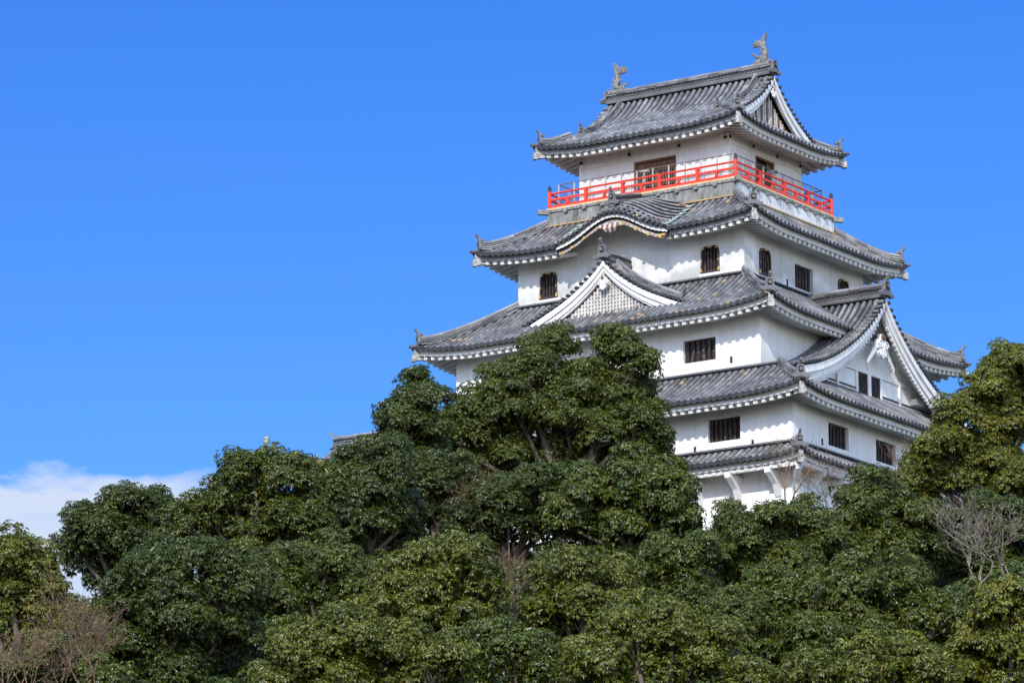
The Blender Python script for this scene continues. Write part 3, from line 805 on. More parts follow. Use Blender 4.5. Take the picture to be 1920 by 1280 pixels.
# top gabled roof
prof5 = [(0, 0), (.5, -.62), (1.2, -1.28), (2.2, -1.97), (3.2, -2.5), (4.0, -2.86)]
O5z = 6.62
def clip5(p): return True
gR, P5, _ = gable(keep, (-.52, CYM, O5z), (1, 0, 0), prof5, 3.95, (W_-1.04)/2, 3.82, over=.55, tilem='tile', kud=(-.95, 3.9), ridge=(.42, .62, 3), ridge_oni=1.15, name='gable', roofname='gable_roof', fish=True,
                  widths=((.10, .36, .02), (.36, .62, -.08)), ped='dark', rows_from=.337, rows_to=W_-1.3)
gL, P5b, _ = gable(keep, (-W_+.52, CYM, O5z), (-1, 0, 0), prof5, 3.95, (W_-1.04)/2, 3.82, over=.55, tilem='tile', kud=(-.95, 3.9), ridge=(.42, .62, 3), ridge_oni=1.15, name='gable', fish=True,
                  widths=((.10, .36, .02), (.36, .62, -.08)), rows_to=.2)
for g_ in (gR, gL): fix(g_)
sl = MB('dark', 'lattice', 'wood')                              # slatted pediment of the top gable
xp = -.52-.55+.02
pr = smoothprof(prof5)
def h5(d): return O5z+interp(pr, abs(d))
k = -13
for k in range(-15, 16):
    d = k*.19
    top = h5(abs(d)+.05)-.72; 
    if top < 3.95: continue
    sl.box((xp+.06, CYM+d, (3.85+top)/2), (0, 1, 0), (1, 0, 0), Z, .058, .05, (top-3.85)/2, m=2 if abs(k) % 3 == 0 else 1)
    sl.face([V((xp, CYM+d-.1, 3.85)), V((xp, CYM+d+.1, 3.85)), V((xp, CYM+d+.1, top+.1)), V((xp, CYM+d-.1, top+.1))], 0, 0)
sl.build('slats', gR)

def pendant(parent, p, n, s, mat='trim', wide=False):
    "carved gable pendant: scrolls, drop and a boss"
    mb = MB(mat, 'wood'); n = V(n); a = Z.cross(n); a.normalize(); p = V(p)
    half = [(0, .35), (.16, .30), (.20, .12), (.34, .10), (.42, -.06), (.36, -.22), (.22, -.24), (.26, -.38), (.14, -.50), (0, -.58)]
    out = [(x, z) for x, z in half]+[(-x, z) for x, z in half[::-1][1:-1]]
    mb.prism([p+a*(x*s)+Z*(z*s) for x, z in out], [p+a*(x*s*.92)+Z*(z*s*.94)+n*.12*s for x, z in out])
    for sg in (-1, 1):
        c = p+a*(.20*sg*s)-Z*.08*s+n*.14*s; pts = [c+a*(math.cos(t*.8)*sg*(.16-.011*t)*s)+Z*(math.sin(t*.8)*(.16-.011*t)*s) for t in range(13)]
        mb.tube(pts, .028*s, 5)
        if wide:
            up_ = [(.12+.80*k/8, .24-.98*k/8) for k in range(9)]; lo_ = [(.10+.80*k/16, .24-.98*k/16-(.30-.012*k)-(.06 if k % 2 else 0)) for k in range(17)][::-1]
            pl_ = up_+lo_
            for k in range(8):
                x0, z0_ = up_[k]; x1, z1_ = up_[k+1]; l0, l1, l2 = lo_[16-2*k], lo_[15-2*k], lo_[14-2*k]
                poly = [(x0, z0_), (x1, z1_), l2, l1, l0]
                mb.prism([p+a*(sg*x*s)+Z*(z*s)-n*.02 for x, z in poly], [p+a*(sg*x*s)+Z*(z*s)+n*.05 for x, z in poly])
    for t in (-.18, 0, .18): mb.tube([p+a*(t*.4*s)+n*.13*s-Z*.15*s, p+a*(t*s)+n*.13*s-Z*.45*s], .025*s, 5)
    mb.disc(p+n*.14*s+Z*.20*s, n, .12*s, 6, m=1); mb.disc(p+n*.2*s+Z*.20*s, n, .06*s, 8, m=1, rim=.06)
    mb.build('pendant', parent)
pendant(gR, (-.58, CYM, O5z-.95), (1, 0, 0), .55)

# big side gable on the second roof
prof2 = [(0, 0), (.45, -.60), (1.0, -1.16), (1.7, -1.78), (2.8, -2.60), (3.9, -3.28), (5.2, -3.96), (6.6, -4.50), (8.17, -4.92)]
Oz2 = -6.12
def clip2(p): return True
gB, P2, _ = gable(keep, (5.85, CYM, Oz2), (1, 0, 0), prof2, 8.1, 4.72, -11.2, over=1.12, kud=None, ridge=(.42, .66, 3), ridge_oni=1.35, rows_from=.415, name='gable', label='big side gable with a pair of barred windows',
                  widths=((.10, .40, .02), (.40, .70, -.10), (.70, .84, -.20)), dentils=True)
fix(gB)
pendant(gB, (5.48, CYM, Oz2-2.34), (1, 0, 0), 1.45, 'trim', True)
# pediment framing and windows
pf = MB('plaster'); XP = 5.85-1.12
pf.abox(XP, XP+.10, CYM-4.0, CYM+4.0, -9.98, -9.80); pf.abox(XP, XP+.12, CYM-3.2, CYM-3.05, -11.2, -9.98); pf.abox(XP, XP+.12, CYM+3.0, CYM+3.15, -11.2, -9.98)
pf.abox(XP, XP+.12, CYM-.14, CYM+.14, -11.2, -9.98); pf.abox(XP, XP+.10, CYM+1.12, CYM+1.28, -11.2, -9.98); pf.abox(XP, XP+.10, CYM-1.28, CYM-1.12, -11.2, -9.98)
pf.abox(XP, XP+.09, CYM-.10, CYM+.10, -9.80, -8.6)
pf.abox(XP, XP+.35, CYM+4.3, CYM+5.2, -10.75, -10.45); pf.abox(XP, XP+.35, CYM-5.2, CYM-4.3, -10.75, -10.45)
pf.build('framing', gB)
for c_ in (CYM-.62, CYM+.62):
    m_ = MB('dark', 'bars', 'framewood'); m_.abox(XP+.003, XP+.02, c_-.38, c_+.38, -11.15, -10.02)
    for k in range(4): u = c_-.38+.76*(k+.5)/4; m_.abox(XP+.02, XP+.08, u-.05, u+.05, -11.15, -10.02, m=1)
    for u in (c_-.40, c_+.40): m_.abox(XP, XP+.09, u-.03, u+.03, -11.15, -10.0, m=2)
    m_.build('window', gB)

# latticed front gable on the third roof
prof3 = [(0, 0), (.5, -.52), (1.0, -.92), (1.8, -1.48), (2.6, -1.92), (3.9, -2.50), (5.0, -2.93)]
Oz3 = -4.22
z3f = lambda y: T3.z(T3.R+5, -1.171-y, 16) if -1.171-y > 0 else T3.zin
def clip3(p): return p.z > T3.z(8, min(max(-1.171-p.y, 0), T3.R), 16)-.12
gF, P3, _ = gable(keep, (CXM, -3.60, Oz3), (0, -1, 0), prof3, 4.9, 2.43, -7.02, over=.45, clip=clip3, kud=(-.95, 4.1), ridge=(.34, .42, 3), ridge_oni=1.15, name='gable', label='front gable with white lattice',
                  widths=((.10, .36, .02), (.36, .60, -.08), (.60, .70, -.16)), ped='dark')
fix(gF)
lt = MB('lattice'); pr3 = smoothprof(prof3); yl = -3.60+.45-.03
for k in range(-22, 23):
    d = k*.19; top = Oz3+interp(pr3, abs(d)+.05)-.72*(1+.25*abs(d)/4.9); 
    if top < -6.75: continue
    lt.box((CXM+d, yl-.05, (-6.95+top)/2), (1, 0, 0), (0, 1, 0), Z, .052, .035, (top+6.95)/2)
for j in range(1, 12):
    z = -6.92+j*.185
    ds = [d_*.05 for d_ in range(0, 100) if Oz3+interp(pr3, d_*.05)-.78 > z]
    if ds: lt.box((CXM, yl-.02, z), (1, 0, 0), (0, 1, 0), Z, max(ds), .03, .045)
lt.beam((CXM-4.0, yl-.1, -6.98), (CXM+4.0, yl-.1, -6.98), .12, .10)
lt.build('lattice', gF)
pendant(gF, (CXM, -3.56, Oz3-1.15), (0, -1, 0), .82)

# curved gable (karahafu) in the fourth roof
kg = bpy.data.objects.new('curved_gable', None); COL.objects.link(kg); kg.parent = keep; fix(kg)
kg['label'] = 'undulating curved gable over the front'
ye = -2.885-.12
def KP(x, y, dz=0):
    r = -.10-y; base = T4.z(8, min(max(r, 0), T4.R+.2), 18)
    t = min(max(r/T4.R, 0), 1.05); hh = max(0, .36*(1-((t-.6)/.55)**2))*math.exp(-(abs(x-CXM)/1.5)**2)
    return V((x, y, base+kb_(x)*(.62+.38*t)+hh+dz+.02))
km = MB('tile_l')
nr = int((-.15-(ye+.42))/.34)
for sg in (-1, 1):
    prev = None
    for k in range(nr+1):
        y = ye+.46+k*.34; n = 11; pts = [KP(CXM+sg*(.1+3.1*j/n), y) for j in range(n+1)]
        half_row(km, pts, (0, -1, 0), .085, cap=False)
        if prev: pan_strip(km, prev, pts)
        prev = pts
n = 21
for j in range(n):
    x = CXM-3.25+6.5*(j+.5)/n
    sl_ = (KP(x+.1, ye)-KP(x-.1, ye)).normalized()
    half_row(km, [KP(x, ye+.55, .05), KP(x, ye+.25, .05), KP(x, ye, .03)], sl_, .10, capdir=(0, -1, 0))
for j in range(40):
    xa, xb = CXM-3.4+6.8*j/40, CXM-3.4+6.8*(j+1)/40
    for i in range(8):
        ya, yb = ye-.0+(-.1-ye)*i/8, ye+(-.1-ye)*(i+1)/8
        km.face([KP(xa, ya, -.05), KP(xb, ya, -.05), KP(xb, yb, -.05), KP(xa, yb, -.05)], 0)
km.build('tiles', kg)
kw = MB('trim', 'dark', 'oldwood', 'gold', 'wood')
for j in range(60):
    xa, xb = CXM-3.35+6.7*j/60, CXM-3.35+6.7*(j+1)/60
    def ring(lo, hi, y, sc=0):
        return [KP(xa, y, -hi), KP(xb, y, -hi-(.03 if j % 2 else 0)), KP(xb, y, -lo), KP(xa, y, -lo)]
    kw.prism(ring(.05, .20, ye+.18), ring(.05, .20, ye+.28), m=0)
    kw.prism(ring(.20, .33, ye+.14), ring(.20, .33, ye+.24), m=0)
    kw.prism(ring(.33, .58, ye+.26), ring(.40, .60, ye+.36), m=1)  # black strip stands in for the shaded gap below the boards
    if abs((xa+xb)/2-CXM) < 3.1: kw.prism(ring(.565, .68, ye+.16), ring(.565, .68, ye+.38), m=2)
    kw.face([KP(xa, ye+.18, -.34), KP(xb, ye+.18, -.34), KP(xb, -1.17, -.34), KP(xa, -1.17, -.34)], .5, 0)
    # wall filling below the curve
    za, zb_ = KP(xa, -1.178, -.30), KP(xb, -1.178, -.30)
    kw.face([V((xa, -1.178, -3.2)), V((xb, -1.178, -3.2)), zb_, za], .5, 0)
for x in (-3.0, -2.3, -1.55, -.75, .75, 1.55, 2.3, 3.0): kw.box(KP(CXM+x, ye+.07, -.62), (1, 0, 0), (0, 1, 0), Z, .08, .04, .055, m=3)
kw.box(KP(CXM+3.05, ye+.10, -.52), (1, 0, 0), (0, 1, 0), Z, .24, .05, .05, m=3)
kw.build('bargeboard', kg)
cv = MB('lattice', 'wood')
c = KP(CXM, ye+.1, -.78)
for j in range(9):
    x = (j-4)*.15; hh = .34-.017*(j-4)**2
    cv.tube([c+V((x, 0, .10)), c+V((x*1.02, -.05, -hh*.4)), c+V((x*.85, 0, -hh))], [.08, .10, .03], 6, m=j % 2)
cv.build('pendant', kg)
kr = MB('ridge', 'ornament')
p0, p1 = V((CXM, ye+.30, -1.16)), V((CXM, -.16, -.50))
big_ridge(kr, p0, p1, .34, .40); ko = kr.build('ridge', kg)
oni(ko, p0-V((0, .03, .02)), (0, -1, 0), 1.0)
# lead flashing strip where the curve meets the main slope
for sg in (-1, 1):
    fl = MB('copper')
    for i in range(6):
        y = ye+.3+i*.42; q = KP(CXM+sg*3.3, y, .06); fl.box(q, (1, 0, 0), V((0, 1, .5)).normalized(), Z, .16, .19, .012)
    fl.build('flashing', kg)

# fish finials
def fish(x, sg):
    "sg: direction (in x) towards the middle of the ridge"
    mb = MB('fishmat'); s = V((sg, 0, 0)); yv = V((0, 1, 0))
    P = lambda a, z: V((x, CYM, 7.22))+s*a+Z*z
    spine = [(.42, .02, .20, .16), (.30, .14, .24, .22), (.12, .26, .24, .25), (-.02, .42, .20, .22), (-.06, .60, .17, .19), (-.03, .78, .14, .16), (.03, .94, .11, .13), (.08, 1.06, .09, .10)]
    n = 10; base = len(mb.v)
    for i, (a, z, rw, rl_) in enumerate(spine):
        a2, z2 = spine[min(i+1, len(spine)-1)][:2]; a1, z1 = spine[max(i-1, 0)][:2]
        t = V((a2-a1, 0, z2-z1)).normalized(); nrm = V((t.z, 0, -t.x))
        for k in range(n):
            an = 2*math.pi*k/n; q = nrm.x*math.cos(an)*rl_; qz = nrm.z*math.cos(an)*rl_
            mb.v.append(P(a+q, z+qz)+yv*(math.sin(an)*rw))
    for i in range(len(spine)-1):
        for k in range(n): mb.idx(base, (i*n+k, i*n+(k+1) % n, (i+1)*n+(k+1) % n, (i+1)*n+k))
    mb.idx(base, tuple(range(n))); mb.idx(base, tuple(range((len(spine)-1)*n, len(spine)*n)))
    # base block, whiskers / scales
    mb.box(P(.05, .03), s, yv, Z, .48, .24, .09); 
    for k in range(5): mb.tube([P(.40-.22*k, .10)+yv*.18, P(.48-.22*k, .20)+yv*.27], [.08, .03], 6); mb.tube([P(.40-.22*k, .10)-yv*.18, P(.48-.22*k, .20)-yv*.27], [.08, .03], 6)
    for a, z, da, dz in ((-.22, .28, -.16, .10), (-.22, .46, -.15, .10), (-.20, .64, -.14, .10), (-.14, .82, -.13, .11), (-.06, .98, -.11, .12)):
        mb.tube([P(a+.08, z-.02), P(a+da, z+dz)], [.07, .012], 5)
    for a, z in ((.20, .50), (.16, .70), (.16, .88)): mb.tube([P(a-.1, z-.05), P(a+.14, z+.02)], [.07, .012], 5)
    for yy in (-1, 1):
        mb.tube([P(.22, .38)+yv*(.20*yy), P(.42, .52)+yv*(.34*yy), P(.50, .66)+yv*(.36*yy)], [.08, .06, .012], 6)
        for k in range(3): mb.tube([P(.02-.04*k, .55+.14*k)+yv*(.12*yy), P(.10-.04*k, .62+.14*k)+yv*(.2*yy)], [.06, .01], 5)
    # tail: an upright blade and a swept fan
    def blade(pts, th=.05):
        mb.prism([P(a, z)-yv*th for a, z in pts], [P(a, z)+yv*th for a, z in pts])
    blade([(.12, .95), (-.08, 1.00), (-.14, 1.16), (-.10, 1.32), (-.16, 1.48), (-.20, 1.70), (-.06, 1.62), (.08, 1.46), (.18, 1.28), (.24, 1.08)], .06)
    for j, (al, rr) in enumerate(((4, .60), (18, .64), (32, .60), (48, .52))):
        a_ = math.radians(al); c0 = P(.08, 1.02); d0 = s*math.cos(a_)+Z*math.sin(a_)
        mb.tube([c0, c0+d0*rr*.5+Z*.06, c0+d0*rr*.85+Z*.03, c0+d0*rr-Z*.05], [.09, .10, .065, .015], 6)
    o = mb.build('fish_finial', keep); fix(o)
M['fishmat'] = mat_weathered('finial_stone', (.09, .088, .08), (.27, .255, .23), (.38, .62), 6, (1, 1, 1))
fish(-1.12, -1); fish(-W_+1.12, 1)
# ------------------------------------------------------------------ small things on the balcony
def telescope(loc, az, label):
    t = empty('binocular_viewer', loc, label, 'binoculars', 'coin viewers on the balcony')
    mb = MB('pipe'); mb.tube([(0, 0, 0), (0, 0, .04)], .16, 12); mb.tube([(0, 0, .04), (0, 0, .62), (0, 0, .62), (0, 0, 1.12)], [.075, .075, .11, .10], 10)
    o = mb.build('stand', t)
    mb = MB('steel', 'black'); d = V((math.cos(az), math.sin(az), 0)); s = d.cross(Z)
    for sg in (-1, 1): mb.tube([V((0, 0, 1.36))+s*(.07*sg)-d*.26, V((0, 0, 1.36))+s*(.07*sg)+d*.0, V((0, 0, 1.36))+s*(.07*sg)+d*.24], [.05, .06, .075], 10)
    mb.box((0, 0, 1.36), d, s, Z, .12, .09, .075); mb.tube([(0, 0, 1.12), (0, 0, 1.30)], .05, 8)
    for sg in (-1, 1): mb.disc(V((0, 0, 1.36))+s*(.07*sg)+d*.25, d, .06, 10, m=1)
    mb.build('viewer_head', t)
telescope((-5.95, .72, .0), math.radians(200), 'white coin binocular viewer standing before the front balcony door')
telescope((-.62, 4.6, .0), math.radians(20), 'dark coin binocular viewer by the shaded side door of the balcony')

# ------------------------------------------------------------------ ground
def sstep(a, b, x):
    t = min(max((x-a)/(b-a), 0), 1); return t*t*(3-2*t)
FH = V((FW.x, FW.y, 0)).normalized()
def ground(x, y):
    dx, dy = x-CAM.x, y-CAM.y; s = dx*FH.x+dy*FH.y; l = dx*RT.x+dy*RT.y
    up = sstep(95, 212, s)*(1-sstep(262, 330, s)); side = sstep(-52, -6, l)*(1-sstep(60, 110, l))
    return -61.8+38.0*up*side+.5*math.sin(x*.13)*math.cos(y*.11)
def groundmesh():
    xs = sorted(set([-4000, -2500, -1500, -900, -600, -400]+list(range(-300, 301, 8))+[400, 600, 900, 1500, 2500, 4000]))
    vs = [(CAM.x-60+x, CAM.y+110+y, ground(CAM.x-60+x, CAM.y+110+y)) for y in xs for x in xs]; n = len(xs)
    fs = [(j*n+i, j*n+i+1, (j+1)*n+i+1, (j+1)*n+i) for j in range(n-1) for i in range(n-1)]
    me = bpy.data.meshes.new('ground'); me.from_pydata(vs, [], fs); me.materials.append(M['soil']); me.polygons.foreach_set('use_smooth', [True]*len(fs)); me.update()
    o = bpy.data.objects.new('ground', me); COL.objects.link(o); o['kind'] = 'structure'
M['soil'] = mat_weathered('forest_floor', (.035, .045, .018), (.075, .06, .035), (.4, .6), .4, (1, 1, 1), .95)
groundmesh()

# ------------------------------------------------------------------ trees
LEAF = {
 'dark':  mat_leaf('leaf_dark_green', (0.0134, 0.0258, 0.0032), (0.0739, 0.1049, 0.0112), (0.1184, 0.0765, 0.0176), .28),
 'mid':   mat_leaf('leaf_mid_green', (0.0168, 0.0310, 0.0032), (0.1050, 0.1359, 0.0120), (0.1495, 0.0894, 0.0176), .29),
 'olive': mat_leaf('leaf_olive_green', (0.0235, 0.0378, 0.0032), (0.1529, 0.1737, 0.0136), (0.1865, 0.1084, 0.0176), .31),
 'yellow': mat_leaf('leaf_yellow_green', (0.0269, 0.0404, 0.0032), (0.1680, 0.1806, 0.0144), (0.2234, 0.1333, 0.0176), .33),
}
LK = .94       # overall leaf density
def leaf_mesh(name, lobes, mat, seed, size=.114, cover=1.0, rc=.56, parent=None):
    """crown of leaf rosettes: lobes -> rounded clumps on their sunny side -> rosettes -> drooping leaves"""
    rng = np.random.default_rng(seed); camp = np.array(CAM)
    C, Nn, Sz = [], [], []
    for (c, r, fz) in lobes:
        c = np.array(c); area = 2*math.pi*r*r*1.5
        n = int(area/(rc*rc*.95)*cover)+3
        d = rng.normal(size=(n*3, 3)); d /= np.linalg.norm(d, axis=1)[:, None]
        d = d[d[:, 2] > -.62][:n]
        rad = np.maximum(r-.22, r*.6)*(1-.25*rng.random(len(d))**1.5)
        pos = c+d*rad[:, None]*np.array([1, 1, fz])
        C.append(pos); Nn.append(d); Sz.append(rc*(.50+.85*rng.random(len(d))**1.3))
        # inner foliage, sparse, keeps the crown from being hollow
        m_ = int(n*.35); d2 = rng.normal(size=(m_, 3)); d2 /= np.linalg.norm(d2, axis=1)[:, None]
        C.append(c+d2*(r*.62*rng.random(m_)[:, None]**.4)*np.array([1, 1, fz])); Nn.append(d2*.3+np.array([0, 0, .7])); Sz.append(np.full(m_, rc*.8))
    C = np.concatenate(C); Nn = np.concatenate(Nn); Sz = np.concatenate(Sz)
    # drop clumps buried deep inside another lobe
    keep_ = np.ones(len(C), bool)
    for (c, r, fz) in lobes:
        dd = (C-np.array(c))/np.array([r, r, r*fz]); inside = (dd**2).sum(1) < .50**2
        keep_ &= ~(inside & (rng.random(len(C)) < .75))
    C, Nn, Sz = C[keep_], Nn[keep_], Sz[keep_]
    view = camp-C; view /= np.linalg.norm(view, axis=1)[:, None]
    facing = (Nn*view).sum(1) > -.25
    # rosettes per clump
    per = np.where(facing, (40*LK*(Sz/rc)**2), (11*LK*(Sz/rc)**2)).astype(int)+3
    idx = np.repeat(np.arange(len(C)), per); m_ = len(idx)
    up = Nn[idx]*.55+np.array([0, 0, .75]); up /= np.linalg.norm(up, axis=1)[:, None]
    d = rng.normal(size=(m_, 3)); d /= np.linalg.norm(d, axis=1)[:, None]
    dt = (d*up).sum(1); flip = dt < -.25; d[flip] -= 2*dt[flip][:, None]*up[flip]
    rr = Sz[idx]*(.72+.30*rng.random(m_)); sq = np.array([1, 1, .74])
    P = C[idx]+d*rr[:, None]*sq
    ax = d*.8+np.array([0, 0, .55])+rng.normal(size=(m_, 3))*.25; ax /= np.linalg.norm(ax, axis=1)[:, None]
    fac = facing[idx]
    tone = np.repeat(rng.normal(0, .11, len(C)), per)+rng.normal(0, .08, m_)
    # leaves
    K = 8; big = np.where(fac, 1.0, 1.9)
    li = np.repeat(np.arange(m_), np.where(fac, K, 5)); q = len(li)
    ph = rng.random(q)*2*math.pi
    a = np.cross(ax[li], np.array([.3, .2, .93])); a /= np.linalg.norm(a, axis=1)[:, None]+1e-9; b = np.cross(ax[li], a)
    rad = a*np.cos(ph)[:, None]+b*np.sin(ph)[:, None]
    tilt = rng.random(q)*.9-.15
    dirv = rad*.8+ax[li]*tilt[:, None]*.8+np.array([0, 0, -.72]); dirv /= np.linalg.norm(dirv, axis=1)[:, None]
    ln = size*(.75+.5*rng.random(q))*big[li]; wd = ln*.36
    side = np.cross(dirv, (d*.9+ax*.4)[li]+rng.normal(size=(q, 3))*.42); side /= np.linalg.norm(side, axis=1)[:, None]+1e-9
    nrm = np.cross(side, dirv)
    p0 = P[li]+rad*(.02); tip = p0+dirv*ln[:, None]-nrm*(ln*.12)[:, None]*np.sign(nrm[:, 2:3])
    mid = p0+dirv*(ln*.45)[:, None]
    lft = mid+side*wd[:, None]*.5+nrm*(wd*.22)[:, None]*np.sign(nrm[:, 2:3]); rgt = mid-side*wd[:, None]*.5+nrm*(wd*.22)[:, None]*np.sign(nrm[:, 2:3])
    co = np.empty((q*4, 3), np.float32); co[0::4] = p0; co[1::4] = lft; co[2::4] = tip; co[3::4] = rgt
    tri = np.empty((q*2, 3), np.int32); k = np.arange(q)*4
    tri[0::2, 0] = k; tri[0::2, 1] = k+1; tri[0::2, 2] = k+2; tri[1::2, 0] = k; tri[1::2, 1] = k+2; tri[1::2, 2] = k+3
    tint = np.clip(.48+tone[li]+rng.normal(0, .27, q), 0, .95); tint[rng.random(q) < .02] = 1.0
    me = bpy.data.meshes.new(name); me.vertices.add(q*4); me.vertices.foreach_set('co', co.ravel())
    me.loops.add(q*6); me.loops.foreach_set('vertex_index', tri.ravel()); me.polygons.add(q*2)
    me.polygons.foreach_set('loop_start', np.arange(q*2, dtype=np.int32)*3); me.polygons.foreach_set('loop_total', np.full(q*2, 3, np.int32))
    me.update(calc_edges=True)
    at_ = me.attributes.new('tint', 'FLOAT', 'FACE'); at_.data.foreach_set('value', np.repeat(tint, 2).astype(np.float32))
    me.materials.append(LEAF[mat])
    o = bpy.data.objects.new(name, me); COL.objects.link(o)
    if parent: o.parent = parent
    return o, q
TOTAL = [0]
def tree(label, mat, spec, depth, seed, trunk=None, size=.114, cover=1.0, rc=.56, fz=.88, back=True, fill=.75, group='evergreen trees on the hillside', kind='evergreen_tree', limbs=True):
    """spec: [(px, py, radius_px[, extra depth])] crown lobes as they stand in the photo, depth in metres"""
    rng = random.Random(seed); lobes = []
    for s in spec:
        px, py, rp = s[:3]; dz = s[3] if len(s) > 3 else rng.uniform(-.8, .8)
        d = depth+dz; lobes.append((at(px, py, d), rp*d/FPX*.90, fz))
    for (c_, r_, f_) in list(lobes):      # small outlying tufts break up the outline
        for k in range(5):
            v_ = V((rng.gauss(0, 1), rng.gauss(0, 1), rng.gauss(.45, .7))).normalized()
            lobes.append((c_+v_*(r_*rng.uniform(.82, 1.02)), r_*rng.uniform(.20, .40), f_))
    for s in list(spec):       # lower skirts of the crown
        if rng.random() < fill:
            px, py, rp = s[:3]; d = depth+rng.uniform(.6, 1.8); lobes.append((at(px+rng.uniform(-.5, .5)*rp, py+rp*rng.uniform(.9, 1.4), d), rp*d/FPX*.9, fz))
    if back:      # the far side of the crown
        for (c, r, f) in list(lobes):
            if r > .6 and rng.random() < .5: lobes.append((c+FH*(r*1.1)+V((rng.uniform(-.5, .5), rng.uniform(-.5, .5), -.25*r)), r*.85, f))
    cx = sum(l[0].x*l[1] for l in lobes)/sum(l[1] for l in lobes); cy = sum(l[0].y*l[1] for l in lobes)/sum(l[1] for l in lobes)
    zc = sum(l[0].z*l[1] for l in lobes)/sum(l[1] for l in lobes)
    if trunk: tp = at(trunk[0], trunk[1], depth+.5); cx, cy = tp.x, tp.y
    gz = ground(cx, cy)
    t = bpy.data.objects.new(kind, None); COL.objects.link(t); t.location = (cx, cy, gz); t['label'] = label; t['category'] = 'tree'; t['group'] = group
    loc = V((cx, cy, gz)); L2 = [(c-loc, r, f) for c, r, f in lobes]
    global CAM
    cm_ = CAM; CAM = CAM-loc
    o, q = leaf_mesh('crown', L2, mat, seed, size, cover, rc, t); CAM = cm_
    TOTAL[0] += q
    # trunk and limbs
    tb_ = MB('bark'); H = zc-gz; r0 = .16+.022*H; fork = V((0, 0, max(H*.45, H-4.5)))
    tb_.tube([V((0, 0, -.5)), V((rng.uniform(-.2, .2), rng.uniform(-.2, .2), fork.z*.5)), fork], [r0*1.25, r0, r0*.8], 9)
    for (c, r, f) in L2:
        if r < .75: continue
        m1_ = fork.lerp(c, .35)+V((rng.uniform(-.3, .3), rng.uniform(-.3, .3), .1)); m2_ = fork.lerp(c, .72)+V((rng.uniform(-.3, .3), rng.uniform(-.3, .3), -.15*r))
        tb_.tube([fork-Z*.3, m1_, m2_, c], [r0*.62, r0*.42, r0*.28, r0*.12], 7)
        for k in range(7):
            v_ = V((rng.gauss(0, 1), rng.gauss(0, 1), rng.gauss(.35, .8))).normalized(); e = c+V((v_.x*r*.9, v_.y*r*.9, v_.z*r*.8))
            s_ = m2_.lerp(c, rng.random()); tb_.tube([s_, s_.lerp(e, .5)+V((rng.uniform(-.15, .15), 0, .12)), e], [r0*.17, r0*.10, .012], 5)
    tb_.build('trunk', t, smooth=True)
    return t
